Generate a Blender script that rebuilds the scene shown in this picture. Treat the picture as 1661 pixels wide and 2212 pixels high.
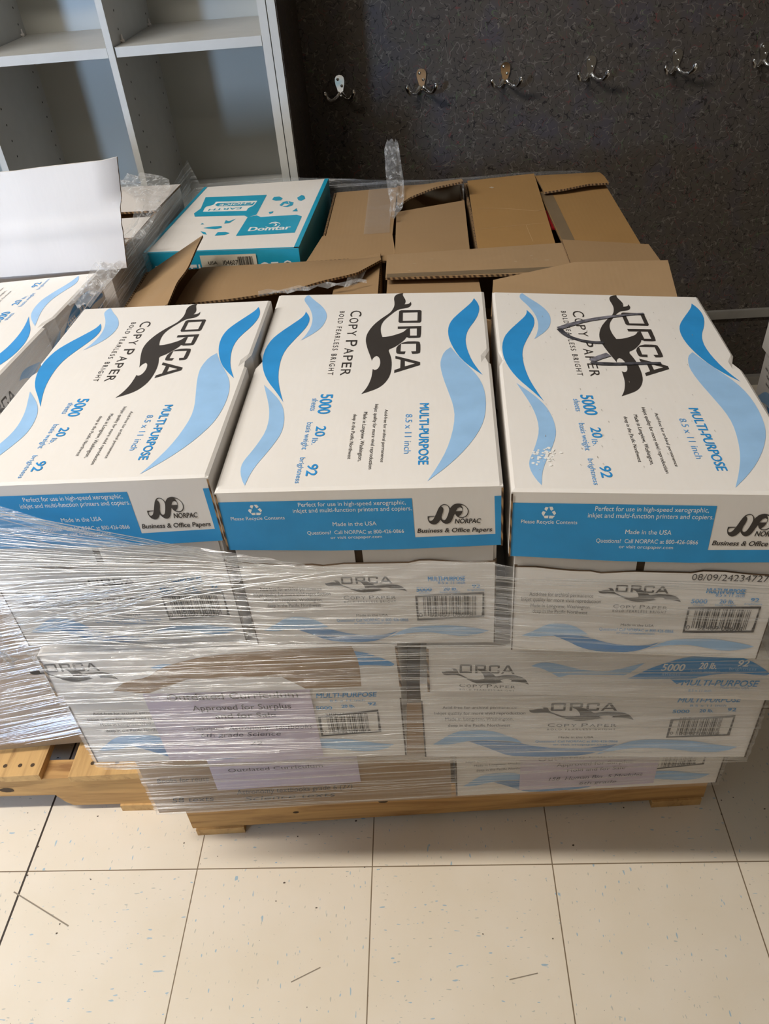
import bpy, math, random
from mathutils import Vector, Matrix

random.seed(7)
for o in list(bpy.data.objects):
    bpy.data.objects.remove(o, do_unlink=True)
SC = bpy.context.scene
COL = SC.collection
PI = math.pi

# ------------------------------------------------------------------ camera
F_PX = 1715.93
cam_d = bpy.data.cameras.new('camera')
cam = bpy.data.objects.new('camera', cam_d)
COL.objects.link(cam)
r_, u_, f_ = (Vector((0.99708, 0.02303817, -0.07280792)), Vector((0.04210199, 0.62958656, 0.77578875)),
              Vector((-0.06371164, 0.77658869, -0.62677813)))
cam.matrix_world = Matrix(((r_.x, u_.x, -f_.x, 0.742632), (r_.y, u_.y, -f_.y, -0.673093),
                           (r_.z, u_.z, -f_.z, 1.321457), (0, 0, 0, 1)))
cam_d.sensor_fit = 'VERTICAL'
cam_d.sensor_height = 24.0
cam_d.lens = F_PX * 24.0 / 2212.0
cam_d.clip_start = 0.02
SC.camera = cam

# ------------------------------------------------------------------ light and exposure
vs = SC.view_settings
vs.view_transform = 'Standard'
vs.look = 'None'
vs.gamma = 1.0
vs.use_curve_mapping = False
vs.exposure = 0.0
wd = bpy.data.worlds.new('room_air')
SC.world = wd
wd.use_nodes = True
wd.node_tree.nodes['Background'].inputs[0].default_value = (0.9, 0.95, 1.0, 1)
wd.node_tree.nodes['Background'].inputs[1].default_value = 0.01


def area_lamp(name, loc, sx, sy, energy, color):
    d = bpy.data.lights.new(name, 'AREA')
    d.shape = 'RECTANGLE'
    d.size = sx
    d.size_y = sy
    d.energy = energy
    d.color = color
    o = bpy.data.objects.new(name, d)
    o.location = loc
    COL.objects.link(o)
    return o


area_lamp('ceiling_or_fill_light', (-0.95, -0.43, 2.88), 2.0, 0.16, 87, (1.0, 0.95, 0.88))
area_lamp('ceiling_or_fill_light', (0.6, -1.75, 2.88), 1.2, 0.16, 4, (1.0, 0.94, 0.86))  # weak second lamp added as fill from the front, no known fixture


# ------------------------------------------------------------------ materials
def lin(h):
    h = h.lstrip('#')
    out = []
    for i in (0, 2, 4):
        c = int(h[i:i + 2], 16) / 255
        out.append(c / 12.92 if c <= 0.04045 else ((c + 0.055) / 1.055) ** 2.4)
    return tuple(out) + (1.0,)


class NT:
    def __init__(self, name):
        self.m = bpy.data.materials.new(name)
        self.m.use_nodes = True
        self.t = self.m.node_tree
        self.b = self.t.nodes['Principled BSDF']
        self.out = self.t.nodes['Material Output']

    def n(self, typ, **kw):
        nd = self.t.nodes.new(typ)
        for k, v in kw.items():
            if k.startswith('_'):
                setattr(nd, k[1:], v)
            else:
                nd.inputs[int(k[1:]) if k[0] == 'i' and k[1:].isdigit() else k].default_value = v
        return nd

    def l(self, a, ao, b, bi):
        self.t.links.new(a.outputs[ao], b.inputs[bi])

    def coords(self, scale, kind='Object'):
        tc = self.n('ShaderNodeTexCoord')
        mp = self.n('ShaderNodeMapping')
        mp.inputs['Scale'].default_value = scale
        self.l(tc, kind, mp, 'Vector')
        return mp

    def ramp(self, src, out, stops):
        r = self.n('ShaderNodeValToRGB')
        e = r.color_ramp.elements
        e[0].position, e[0].color = stops[0]
        e[1].position, e[1].color = stops[-1]
        for p, c in stops[1:-1]:
            k = e.new(p)
            k.color = c
        self.l(src, out, r, 'Fac')
        return r

    def mix(self, fac, a, b):
        """fac/a/b: (node, out) or constants -> colour mix node"""
        m = self.n('ShaderNodeMix', _data_type='RGBA')
        for key, v in ((0, fac), (6, a), (7, b)):
            if isinstance(v, tuple) and hasattr(v[0], 'outputs'):
                self.t.links.new(v[0].outputs[v[1]], m.inputs[key])
            else:
                m.inputs[key].default_value = v
        return (m, 2)

    def base(self, src):
        self.t.links.new(src[0].outputs[src[1]], self.b.inputs['Base Color'])

    def bump(self, src, out, strength, dist):
        bp = self.n('ShaderNodeBump')
        bp.inputs['Strength'].default_value = strength
        bp.inputs['Distance'].default_value = dist
        self.l(src, out, bp, 'Height')
        self.l(bp, 'Normal', self.b, 'Normal')
        return bp


def W4(v):
    return (v, v, v, 1)


def paint(name, hexc, rough=0.6, noise=0.04, scale=30, metal=0.0):
    t = NT(name)
    c = lin(hexc)
    mp = t.coords((scale, scale, scale))
    nz = t.n('ShaderNodeTexNoise', Scale=1.0, Detail=4.0)
    t.l(mp, 'Vector', nz, 'Vector')
    lo = tuple(x * (1 - noise * 2) for x in c[:3]) + (1,)
    hi = tuple(min(1, x * (1 + noise)) for x in c[:3]) + (1,)
    r = t.ramp(nz, 'Fac', [(0.3, lo), (0.7, hi)])
    t.base((r, 'Color'))
    t.b.inputs['Roughness'].default_value = rough
    t.b.inputs['Metallic'].default_value = metal
    return t.m


def board(name, hexc, rough=0.75, flute=0.25, var=0.10):
    """corrugated fibreboard: mottled liner with faint flute lines"""
    t = NT(name)
    c = lin(hexc)
    mp = t.coords((9, 9, 9))
    nz = t.n('ShaderNodeTexNoise', Scale=1.0, Detail=6.0, Roughness=0.6)
    t.l(mp, 'Vector', nz, 'Vector')
    mp2 = t.coords((240, 40, 40))
    n2 = t.n('ShaderNodeTexNoise', Scale=1.0, Detail=2.0)
    t.l(mp2, 'Vector', n2, 'Vector')
    lo = tuple(x * (1 - var) for x in c[:3]) + (1,)
    hi = tuple(min(1, x * (1 + var * .5)) for x in c[:3]) + (1,)
    r = t.ramp(nz, 'Fac', [(0.3, lo), (0.7, hi)])
    m = t.mix((n2, 'Fac'), (r, 'Color'), tuple(x * 0.93 for x in hi[:3]) + (1,))
    t.base(m)
    w = t.n('ShaderNodeTexWave', Scale=1.0)
    mp3 = t.coords((38, 0, 0))
    t.l(mp3, 'Vector', w, 'Vector')
    t.bump(w, 'Fac', flute, 0.0006)
    t.b.inputs['Roughness'].default_value = rough
    return t.m


M = {}
M['white'] = board('white_liner', '#E4DED7', 0.7, 0.05, 0.05)
M['white_in'] = board('white_liner_plain', '#D9D2CC', 0.7, 0.04, 0.04)
M['kraft'] = board('kraft_liner', '#9E7F5A', 0.8, 0.07, 0.10)
M['kraft2'] = board('kraft_liner_ochre', '#A07A48', 0.8, 0.07, 0.12)
M['kraft_w'] = board('kraft_liner_worn', '#A58763', 0.85, 0.09, 0.14)
M['dark'] = paint('dark_marks_and_shade', '#4A3824', 0.9)  # dark brown for slits and marks, also for painted gap shade
M['k'] = paint('ink_black', '#37312D', 0.55)
M['b'] = paint('ink_blue', '#2C8FD0', 0.5)
M['b2'] = paint('ink_blue_band', '#2190CC', 0.5)
M['b3'] = paint('ink_blue_mid', '#4E86BC', 0.5)
M['l'] = paint('ink_pale_blue', '#98BFE4', 0.5)
M['l2'] = paint('ink_light_blue', '#5F9FD8', 0.5)
M['w'] = paint('ink_paper_white', '#EDEAE4', 0.6)
M['t'] = paint('ink_teal', '#1F9CBC', 0.45)
M['lilac'] = paint('lilac_paper', '#CFC2D2', 0.7, 0.03)
M['label'] = paint('label_paper', '#D8CDB8', 0.6)
M['marker2'] = paint('marker_faded', '#77757E', 0.5, 0.3, 160)
M['marker'] = paint('marker_grey', '#4B4A50', 0.5, 0.35, 160)
M['pen'] = paint('pen_ink', '#3A3848', 0.5)
M['red'] = paint('red_cover', '#C01822', 0.5)
M['laminate_white'] = paint('white_melamine', '#B9B7B1', 0.45, 0.02)
M['hole'] = paint('peg_hole_dark', '#23211F', 0.8)
M['wall_paint'] = paint('wall_paint', '#7F7A71', 0.8)
M['ceil'] = paint('ceiling_tile', '#DDDAD2', 0.9)
M['strip'] = paint('grey_edge_strip', '#98948C', 0.5)
M['chrome'] = paint('chrome_plate', '#E4E4E4', 0.09, 0.0, 10, 1.0)
M['dirt'] = paint('floor_dirt', '#5A4F43', 0.9)
M['scuff'] = paint('floor_scuff', '#8E8271', 0.8)


def mk_back_panel():
    t = NT('melamine_back')
    t.b.inputs['Base Color'].default_value = lin('#B0AEA4')
    t.b.inputs['Roughness'].default_value = 0.22
    t.b.inputs['Specular IOR Level'].default_value = 0.6
    return t.m


M['melamine_back'] = mk_back_panel()


def mk_edge():
    """raw corrugated edge: alternating dark flute mouths"""
    t = NT('corrugated_edge')
    mp = t.coords((78, 78, 30))
    w = t.n('ShaderNodeTexWave', Scale=1.0, Distortion=3.0)
    w.bands_direction = 'DIAGONAL'
    t.l(mp, 'Vector', w, 'Vector')
    r = t.ramp(w, 'Fac', [(0.25, lin('#46321F')), (0.8, lin('#9A7A54'))])
    t.base((r, 'Color'))
    t.b.inputs['Roughness'].default_value = 0.9
    return t.m


M['edge'] = mk_edge()


def mk_laminate():
    t = NT('dark_squiggle_laminate')
    base = None
    cur = W4(0)
    layers = [((46, 46, 46), 0.013, lin('#736B62'), 3.1, 0.51), ((50, 50, 50), 0.014, lin('#2E2926'), 9.7, 0.50),
              ((40, 40, 40), 0.011, lin('#6E665D'), 17.3, 0.51), ((54, 54, 54), 0.013, lin('#312C29'), 23.9, 0.50),
              ((34, 34, 34), 0.008, lin('#6B4340'), 31.0, 0.61), ((34, 34, 34), 0.008, lin('#566048'), 37.0, 0.63)]
    mp0 = t.coords((14, 14, 14))
    n0 = t.n('ShaderNodeTexNoise', Scale=1.0, Detail=2.0)
    t.l(mp0, 'Vector', n0, 'Vector')
    r0 = t.ramp(n0, 'Color', [(0.35, lin('#4F4843')), (0.5, lin('#534C44')), (0.65, lin('#504A4C'))])
    cur = (r0, 'Color')
    for sc, eps, colr, seed, thr in layers:
        mp = t.coords(sc)
        mp.inputs['Location'].default_value = (seed, seed * 2, seed * 3)
        n1 = t.n('ShaderNodeTexNoise', Scale=1.0, Detail=0.5)
        t.l(mp, 'Vector', n1, 'Vector')
        a = t.n('ShaderNodeMath', _operation='SUBTRACT', i1=0.5)
        t.l(n1, 'Fac', a, 0)
        b = t.n('ShaderNodeMath', _operation='ABSOLUTE')
        t.l(a, 0, b, 0)
        c = t.n('ShaderNodeMath', _operation='LESS_THAN', i1=eps)
        t.l(b, 0, c, 0)
        mp2 = t.coords((sc[0] * 1.7,) * 3)
        mp2.inputs['Location'].default_value = (seed * 5, 1, seed)
        n2 = t.n('ShaderNodeTexNoise', Scale=1.0, Detail=0.0)
        t.l(mp2, 'Vector', n2, 'Vector')
        d = t.n('ShaderNodeMath', _operation='GREATER_THAN', i1=thr)
        t.l(n2, 'Fac', d, 0)
        e = t.n('ShaderNodeMath', _operation='MULTIPLY')
        t.l(c, 0, e, 0)
        t.l(d, 0, e, 1)
        cur = t.mix((e, 0), cur, colr)
    t.base(cur)
    t.b.inputs['Roughness'].default_value = 0.5
    t.b.inputs['Specular IOR Level'].default_value = 0.3
    return t.m


M['laminate'] = mk_laminate()


def mk_floor():
    t = NT('vinyl_tile')
    T = 0.3048
    tc = t.n('ShaderNodeTexCoord')
    sep = t.n('ShaderNodeSeparateXYZ')
    t.l(tc, 'Object', sep, 'Vector')

    def m(op, a, b=None):
        nd = t.n('ShaderNodeMath', _operation=op)
        for i, v in enumerate((a, b)):
            if v is None:
                continue
            if isinstance(v, tuple):
                t.l(v[0], v[1], nd, i)
            else:
                nd.inputs[i].default_value = v
        return (nd, 0)
    tx = m('DIVIDE', (sep, 'X'), T)
    ty = m('DIVIDE', (sep, 'Y'), T)
    ix, iy = m('FLOOR', tx), m('FLOOR', ty)
    par = m('ABSOLUTE', m('MODULO', m('ADD', ix, iy), 2.0))
    # fleck direction alternates from tile to tile
    a1 = t.n('ShaderNodeCombineXYZ')
    t.l(sep, 'X', a1, 'X'); t.l(sep, 'Y', a1, 'Y')
    a2 = t.n('ShaderNodeCombineXYZ')
    t.l(sep, 'Y', a2, 'X'); t.l(sep, 'X', a2, 'Y')
    mv = t.n('ShaderNodeMix', _data_type='VECTOR')
    t.l(par[0], 0, mv, 0); t.l(a1, 0, mv, 4); t.l(a2, 0, mv, 5)
    off = t.n('ShaderNodeCombineXYZ')
    for ax, v in (('X', m('MULTIPLY', ix, 3.71)), ('Y', m('MULTIPLY', iy, 5.33))):
        t.l(v[0], 0, off, ax)
    add = t.n('ShaderNodeVectorMath', _operation='ADD')
    t.l(mv, 1, add, 0); t.l(off, 0, add, 1)
    cur = None
    n0 = t.n('ShaderNodeTexNoise', Scale=9.0, Detail=5.0)
    t.l(add, 0, n0, 'Vector')
    r0 = t.ramp(n0, 'Fac', [(0.3, lin('#DFD2BD')), (0.7, lin('#E4D8C6'))])
    cur = (r0, 'Color')
    for sc, thr, colr, loc in (((190, 60, 1), 0.735, lin('#A3B8C4'), 1.7), ((260, 80, 1), 0.725, lin('#BDB9AC'), 6.1),
                               ((85, 230, 1), 0.75, lin('#B4B6AF'), 11.0), ((220, 85, 1), 0.775, lin('#8FB0CC'), 31.0),
                               ((230, 210, 1), 0.785, lin('#8E8272'), 21.0)):
        mp = t.n('ShaderNodeMapping')
        mp.inputs['Scale'].default_value = sc
        mp.inputs['Location'].default_value = (loc, loc * 2, loc)
        t.l(add, 0, mp, 'Vector')
        n1 = t.n('ShaderNodeTexNoise', Scale=1.0, Detail=1.0)
        t.l(mp, 'Vector', n1, 'Vector')
        rr = t.n('ShaderNodeMapRange')
        rr.inputs['From Min'].default_value = thr
        rr.inputs['From Max'].default_value = thr + 0.03
        t.l(n1, 'Fac', rr, 'Value')
        cur = t.mix((rr, 0), cur, colr)
    # joints
    fx, fy = m('FRACT', tx), m('FRACT', ty)
    dx = m('MINIMUM', fx, m('SUBTRACT', 1.0, fx))
    dy = m('MINIMUM', fy, m('SUBTRACT', 1.0, fy))
    jl = m('LESS_THAN', m('MINIMUM', dx, dy), 0.0032)
    cur = t.mix(jl, cur, lin('#7E6C55'))
    # one wide dirty joint (the x = 0 line)
    wide = m('LESS_THAN', m('ABSOLUTE', (sep, 'X')), 0.0019)
    cur = t.mix(wide, cur, lin('#3A3028'))
    t.base(cur)
    t.b.inputs['Roughness'].default_value = 0.42
    t.b.inputs['Specular IOR Level'].default_value = 0.35
    return t.m


M['floor'] = mk_floor()


def mk_wood(name, axis, dark, light):
    t = NT(name)
    sc = [26, 26, 26]
    sc[axis] = 2.2
    mp = t.coords(tuple(sc))
    nz = t.n('ShaderNodeTexNoise', Scale=1.6, Detail=8.0, Roughness=0.62, Distortion=0.7)
    t.l(mp, 'Vector', nz, 'Vector')
    r = t.ramp(nz, 'Fac', [(0.28, lin(dark)), (0.5, lin(light)), (0.72, tuple(min(1, x * 1.18) for x in lin(light)[:3]) + (1,))])
    mp2 = t.coords((12, 12, 12))
    v = t.n('ShaderNodeTexVoronoi', Scale=0.55)
    t.l(mp2, 'Vector', v, 'Vector')
    kr = t.ramp(v, 'Distance', [(0.04, W4(1)), (0.085, W4(0))])
    cur = t.mix((kr, 'Color'), (r, 'Color'), lin('#4A2C14'))
    t.base(cur)
    t.b.inputs['Roughness'].default_value = 0.75
    t.bump(nz, 'Fac', 0.35, 0.002)
    return t.m


M['wood_x'] = mk_wood('pallet_pine_lengthways', 0, '#8C6236', '#BE935A')
M['wood_y'] = mk_wood('pallet_pine_crossways', 1, '#8E6739', '#C29A62')


def mk_film(name, veil, streak, along, fine):
    """clear stretch film: mostly transparent, creases that catch the light"""
    t = NT(name)
    t.t.nodes.remove(t.b)
    mp = t.coords(along)
    n1 = t.n('ShaderNodeTexNoise', Scale=1.0, Detail=3.0, Roughness=0.6)
    t.l(mp, 'Vector', n1, 'Vector')
    mpb = t.coords((2.2, 2.2, 3.0))
    n2 = t.n('ShaderNodeTexNoise', Scale=1.0, Detail=2.0)
    t.l(mpb, 'Vector', n2, 'Vector')
    mpc = t.coords(fine)
    n3 = t.n('ShaderNodeTexNoise', Scale=1.0, Detail=3.0, Roughness=0.7)
    t.l(mpc, 'Vector', n3, 'Vector')
    bp = t.n('ShaderNodeBump')
    bp.inputs['Strength'].default_value = 1.0
    bp.inputs['Distance'].default_value = 0.012
    t.l(n3, 'Fac', bp, 'Height')
    gl = t.n('ShaderNodeBsdfGlossy', Roughness=0.22)
    gl.inputs['Color'].default_value = W4(0.95)
    t.l(bp, 'Normal', gl, 'Normal')
    df = t.n('ShaderNodeBsdfDiffuse')
    df.inputs['Color'].default_value = W4(0.85)
    mixv = t.n('ShaderNodeMixShader')
    mixv.inputs[0].default_value = 0.45
    t.l(df, 0, mixv, 1)
    t.l(gl, 0, mixv, 2)
    tr = t.n('ShaderNodeBsdfTransparent')
    tr.inputs['Color'].default_value = W4(0.97)
    s1 = t.n('ShaderNodeMapRange')
    s1.inputs['From Min'].default_value = 0.48
    s1.inputs['From Max'].default_value = 0.78
    s1.inputs['To Min'].default_value = 0.0
    s1.inputs['To Max'].default_value = streak
    t.l(n1, 'Fac', s1, 'Value')
    s2 = t.n('ShaderNodeMapRange')
    s2.inputs['From Min'].default_value = 0.35
    s2.inputs['From Max'].default_value = 0.65
    s2.inputs['To Min'].default_value = veil * 0.5
    s2.inputs['To Max'].default_value = veil * 1.5
    t.l(n2, 'Fac', s2, 'Value')
    ad = t.n('ShaderNodeMath', _operation='ADD', _use_clamp=True)
    t.l(s1, 0, ad, 0)
    t.l(s2, 0, ad, 1)
    mx = t.n('ShaderNodeMixShader')
    t.l(ad, 0, mx, 0)
    t.l(tr, 0, mx, 1)
    t.l(mixv, 0, mx, 2)
    t.l(mx, 0, t.out, 'Surface')
    return t.m


M['film'] = mk_film('stretch_film', 0.13, 0.50, (2.0, 2.0, 170.0), (4.0, 4.0, 330.0))
M['film_tail'] = mk_film('stretch_film_bunched', 0.2, 0.7, (70.0, 70.0, 70.0), (160.0, 160.0, 160.0))
M['crease_k'] = paint('kraft_crease', '#BE9C72', 0.8)
M['tape_k'] = paint('brown_tape', '#7E6B52', 0.4)
M['dust'] = paint('dust', '#B7A68E', 0.9)
M['stain'] = paint('stain', '#A59C92', 0.8)
M['tape'] = mk_film('clear_packing_tape', 0.16, 0.1, (20, 20, 20), (60, 60, 60))


def mk_emit(name, color, strength):
    t = NT(name)
    t.t.nodes.remove(t.b)
    e = t.n('ShaderNodeEmission', Strength=strength)
    e.inputs['Color'].default_value = color
    t.l(e, 0, t.out, 'Surface')
    return t.m


M['daylight'] = mk_emit('daylit_window_pane', (0.43, 0.65, 1.0, 1), 190.0)


def mk_crease():
    t = NT('stretch_film_crease')
    t.t.nodes.remove(t.b)
    g = t.n('ShaderNodeBsdfGlossy', Roughness=0.24)
    g.inputs['Color'].default_value = W4(0.95)
    tr = t.n('ShaderNodeBsdfTransparent')
    mx = t.n('ShaderNodeMixShader')
    mx.inputs[0].default_value = 0.42
    t.l(tr, 0, mx, 1)
    t.l(g, 0, mx, 2)
    t.l(mx, 0, t.out, 'Surface')
    return t.m


M['crease'] = mk_crease()


# ------------------------------------------------------------------ mesh helpers
V = Vector


class MB:
    """collects faces with a material each; build() links ONE mesh object"""

    def __init__(self):
        self.v, self.f, self.fm, self.ms, self.sm = [], [], [], [], []

    def mi(self, m):
        m = M[m] if isinstance(m, str) else m
        if m not in self.ms:
            self.ms.append(m)
        return self.ms.index(m)

    def face(self, pts, m, smooth=False):
        b = len(self.v)
        self.v += [V(p) for p in pts]
        self.f.append(list(range(b, b + len(pts))))
        self.fm.append(self.mi(m))
        self.sm.append(smooth)

    def grid(self, rows, m, smooth=True, wrap=False):
        b = len(self.v)
        nr, nc = len(rows), len(rows[0])
        for r in rows:
            self.v += [V(p) for p in r]
        k = self.mi(m)
        for i in range(nr - 1):
            for j in range(nc if wrap else nc - 1):
                j2 = (j + 1) % nc
                self.f.append([b + i * nc + j, b + i * nc + j2, b + (i + 1) * nc + j2, b + (i + 1) * nc + j])
                self.fm.append(k)
                self.sm.append(smooth)

    def hexa(self, bot, top, m, side=None, sides=None):
        """bot/top: 4 points each, counter-clockwise seen from above"""
        side = side or m
        self.face(list(reversed(bot)), side)
        self.face(top, m)
        for i in range(4):
            j = (i + 1) % 4
            self.face([bot[i], bot[j], top[j], top[i]], (sides or [side] * 4)[i])

    def box(self, a, b, m, side=None):
        (x0, y0, z0), (x1, y1, z1) = a, b
        q = lambda z: [(x0, y0, z), (x1, y0, z), (x1, y1, z), (x0, y1, z)]
        self.hexa(q(z0), q(z1), m, side)

    def plate(self, pts, th, m, edge='edge'):
        """flat sheet of board: pts = outline (any polygon), thickness along its normal, raw edges"""
        P = [V(p) for p in pts]
        n = V((0, 0, 0))
        for i in range(len(P)):
            n += P[i].cross(P[(i + 1) % len(P)])
        n.normalize()
        Q = [p - n * th for p in P]
        self.face(P, m)
        self.face(list(reversed(Q)), m)
        for i in range(len(P)):
            j = (i + 1) % len(P)
            self.face([Q[i], Q[j], P[j], P[i]], edge)

    def tube(self, path, radii, m, n=10, caps=True):
        rows = []
        for i, p in enumerate(path):
            p = V(p)
            d = (V(path[min(i + 1, len(path) - 1)]) - V(path[max(i - 1, 0)])).normalized()
            a = d.orthogonal().normalized() if i == 0 else (a - d * a.dot(d)).normalized()
            c = d.cross(a)
            r = radii[i] if isinstance(radii, (list, tuple)) else radii
            rows.append([p + a * math.cos(2 * PI * k / n) * r + c * math.sin(2 * PI * k / n) * r for k in range(n)])
        self.grid(rows, m, True, True)
        if caps:
            self.face(list(reversed(rows[0])), m)
            self.face(rows[-1], m)

    def decal(self, fmap, mesh2d, m, lift):
        vs, fs = mesh2d
        b = len(self.v)
        self.v += [fmap(x, y, lift) for x, y in vs]
        k = self.mi(m)
        for f in fs:
            self.f.append([b + i for i in f])
            self.fm.append(k)
            self.sm.append(False)

    def build(self, name, parent=None, mat=None):
        me = bpy.data.meshes.new(name)
        off = parent_offset(parent)
        vv = [(mat @ p if mat else p) - off for p in self.v]
        me.from_pydata([tuple(p) for p in vv], [], self.f)
        for m in self.ms:
            me.materials.append(m)
        for i, p in enumerate(me.polygons):
            p.material_index = self.fm[i]
            p.use_smooth = self.sm[i]
        me.validate()
        o = bpy.data.objects.new(name, me)
        COL.objects.link(o)
        if parent:
            o.parent = parent
        return o


def parent_offset(p):
    off = V((0, 0, 0))
    while p:
        off = off + V(p.location)
        p = p.parent
    return off


def tag(o, label, cat, group=None, kind=None):
    o['label'] = label
    o['category'] = cat
    if group:
        o['group'] = group
    if kind:
        o['kind'] = kind
    return o


def thing(name, loc, label, cat, group=None):
    o = bpy.data.objects.new(name, None)
    o.location = loc
    o.empty_display_size = 0.05
    COL.objects.link(o)
    return tag(o, label, cat, group)


def struct(mb, name, label):
    o = mb.build(name)
    o['kind'] = 'structure'
    o['label'] = label
    o['category'] = name.split('_')[0]
    return o


# ---- flat print shapes -------------------------------------------------------
_cache = {}


def mesh2d_of(curve):
    o = bpy.data.objects.new('tmp', curve)
    COL.objects.link(o)
    dg = bpy.context.evaluated_depsgraph_get()
    me = bpy.data.meshes.new_from_object(o.evaluated_get(dg))
    vs = [(v.co.x, v.co.y) for v in me.vertices]
    fs = [list(p.vertices) for p in me.polygons]
    bpy.data.objects.remove(o, do_unlink=True)
    bpy.data.meshes.remove(me)
    bpy.data.curves.remove(curve)
    return vs, fs


def fill2d(loops):
    key = repr(loops)
    if key not in _cache:
        c = bpy.data.curves.new('tmp', 'CURVE')
        c.dimensions = '2D'
        c.fill_mode = 'BOTH'
        for L in loops:
            s = c.splines.new('POLY')
            s.points.add(len(L) - 1)
            for p, (x, y) in zip(s.points, L):
                p.co = (x, y, 0, 1)
            s.use_cyclic_u = True
        _cache[key] = mesh2d_of(c)
    return _cache[key]


def glyphs(s, style):
    key = ('txt', s, style)
    if key not in _cache and 'W' in style:
        # wide small capitals, each letter set on its own
        vs, fs, x = [], [], 0.0
        for wd in s.split(' '):
            for i, ch in enumerate(wd):
                gv, gf = glyphs(ch, 'one')
                wf = {'Y': 1.0, 'P': .92, 'A': 1.05, 'E': .85, 'R': 1.0, 'O': 1.05, 'C': 1.0}.get(ch, 1.0)
                ht = 1.0 if i == 0 else .80
                b = len(vs)
                vs += [(x + gx * wf * ht, gy * ht) for gx, gy in gv]
                fs += [[b + q for q in f] for f in gf]
                x += wf * ht + .26
            x += .42
        x0, x1 = min(v[0] for v in vs), max(v[0] for v in vs)
        _cache[key] = ([((a - x0) / (x1 - x0), b) for a, b in vs], fs)
    if key not in _cache:
        c = bpy.data.curves.new('tmp', 'FONT')
        c.body = s
        c.size = 1.0
        c.resolution_u = 3
        c.offset = 0.0
        c.shear = 0.2 if 'i' in style else 0.0
        c.space_character = 1.45 if 'S' in style else 1.0
        vs, fs = mesh2d_of(c)
        x0, x1 = min(v[0] for v in vs), max(v[0] for v in vs)
        _cache[key] = ([((x - x0) / (x1 - x0), y / 0.70) for x, y in vs], fs)
    return _cache[key]


def smooth_loop(L, it=1):
    """Chaikin corner cutting that keeps sharp tips"""
    for _ in range(it):
        out = []
        n = len(L)
        for i in range(n):
            a, b, c = V(L[i - 1]), V(L[i]), V(L[(i + 1) % n])
            if (a - b).length < 1e-6 or (c - b).length < 1e-6:
                out.append(tuple(b)); continue
            if (a - b).angle(c - b) < 1.9:
                out.append(tuple(b))
            else:
                out.append(tuple(b + (a - b) * 0.25))
                out.append(tuple(b + (c - b) * 0.25))
        L = out
    return L


BARS = [1, 0, 1, 0, 0, 1, 1, 0, 1, 1, 0, 0, 1, 0, 1, 1, 1, 0, 1, 0, 0, 1, 0, 1, 1, 0, 1, 0, 1, 1, 0, 0, 0, 1, 0, 1, 0, 1, 1, 0, 0, 1, 1,
        0, 1, 1, 0, 1, 0, 0, 1, 0, 1, 1, 0, 1, 1, 1, 0, 1, 0, 0, 1, 0, 1, 0, 1]


def barcode(x0, y0, x1, y1):
    vs, fs = [], []
    n = len(BARS)
    w = (x1 - x0) / n
    i = 0
    while i < n:
        if BARS[i]:
            j = i
            while j < n and BARS[j]:
                j += 1
            b = len(vs)
            vs += [(x0 + i * w, y0), (x0 + j * w - w * .15, y0), (x0 + j * w - w * .15, y1), (x0 + i * w, y1)]
            fs.append([b, b + 1, b + 2, b + 3])
            i = j
        else:
            i += 1
    return vs, fs


def print_on(mb, fmap, items, lift=0.00028, skip=()):
    """lay the printed shapes (millimetres) on a face map"""
    lift0 = lift
    for k_, it in enumerate(items):
        kind, colr = it[0], it[1]
        lift = lift0 + k_ * 7e-6
        if kind == 'P':
            loops = [smooth_loop(L) if len(L) > 8 else L for L in it[2]]
            up = 0.0 if colr in ('b2', 'l') else 0.00003
            mb.decal(fmap, fill2d(loops), colr, lift + up)
        elif kind == 'T':
            _, _, s, x, y, ln, h, ang, style = it
            if s in skip:
                continue
            vs, fs = glyphs(s, style)
            ca, sa = math.cos(math.radians(ang)), math.sin(math.radians(ang))
            pts = [(x + a * ln * ca - b * h * sa, y + a * ln * sa + b * h * ca) for a, b in vs]
            mb.decal(fmap, (pts, fs), colr, lift + 0.00006)
            if 'B' in style:                # heavier strokes: the outline laid again a hair to each side
                for q, (dx, dy) in enumerate(((.035, 0), (-.035, 0), (0, .022), (0, -.022))):
                    sx, sy = dx * h * ca - dy * h * sa, dx * h * sa + dy * h * ca
                    mb.decal(fmap, ([(px + sx, py + sy) for px, py in pts], fs), colr, lift + 0.00006 + (q + 1) * 1.2e-5)
        elif kind == 'L':
            _, _, x0, y0, x1, y1, h = it
            s = (x1 - x0) / 170.3
            sy = h / 30.6
            for loops in LOGO:
                lp = [[(x0 + a * s, y0 + b * sy) for a, b in (smooth_loop(L) if len(L) > 30 else L)] for L in loops]
                mb.decal(fmap, fill2d(lp), colr, lift + 0.00006)
        elif kind == 'X':
            mb.decal(fmap, barcode(*it[2:]), colr, lift + 0.00006)


def quad_map(bl, br, tr, tl, w, h):
    bl, br, tr, tl = V(bl), V(br), V(tr), V(tl)
    n = (br - bl).cross(tl - bl).normalized()

    def f(x, y, lift=0.0):
        u, v = x / w, y / h
        return (bl * (1 - u) + br * u) * (1 - v) + (tl * (1 - u) + tr * u) * v + n * lift
    return f


def inset(q, d):
    """shrink a quad (xy) by d on every side"""
    out = []
    for i in range(4):
        p, a, b = V(q[i]), V(q[i - 1]), V(q[(i + 1) % 4])
        out.append(p + (a - p).normalized() * d + (b - p).normalized() * d)
    return out


def at_z(q, z):
    return [V((p[0], p[1], z)) for p in q]


def rect(x, y, w, d, ang, z=0.0):
    """fl, fr, br, bl of a w x d rectangle whose front-left corner is x, y"""
    c, s = math.cos(ang), math.sin(ang)
    return [V((x + a * c - b * s, y + a * s + b * c, z)) for a, b in ((0, 0), (w, 0), (w, d), (0, d))]


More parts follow.
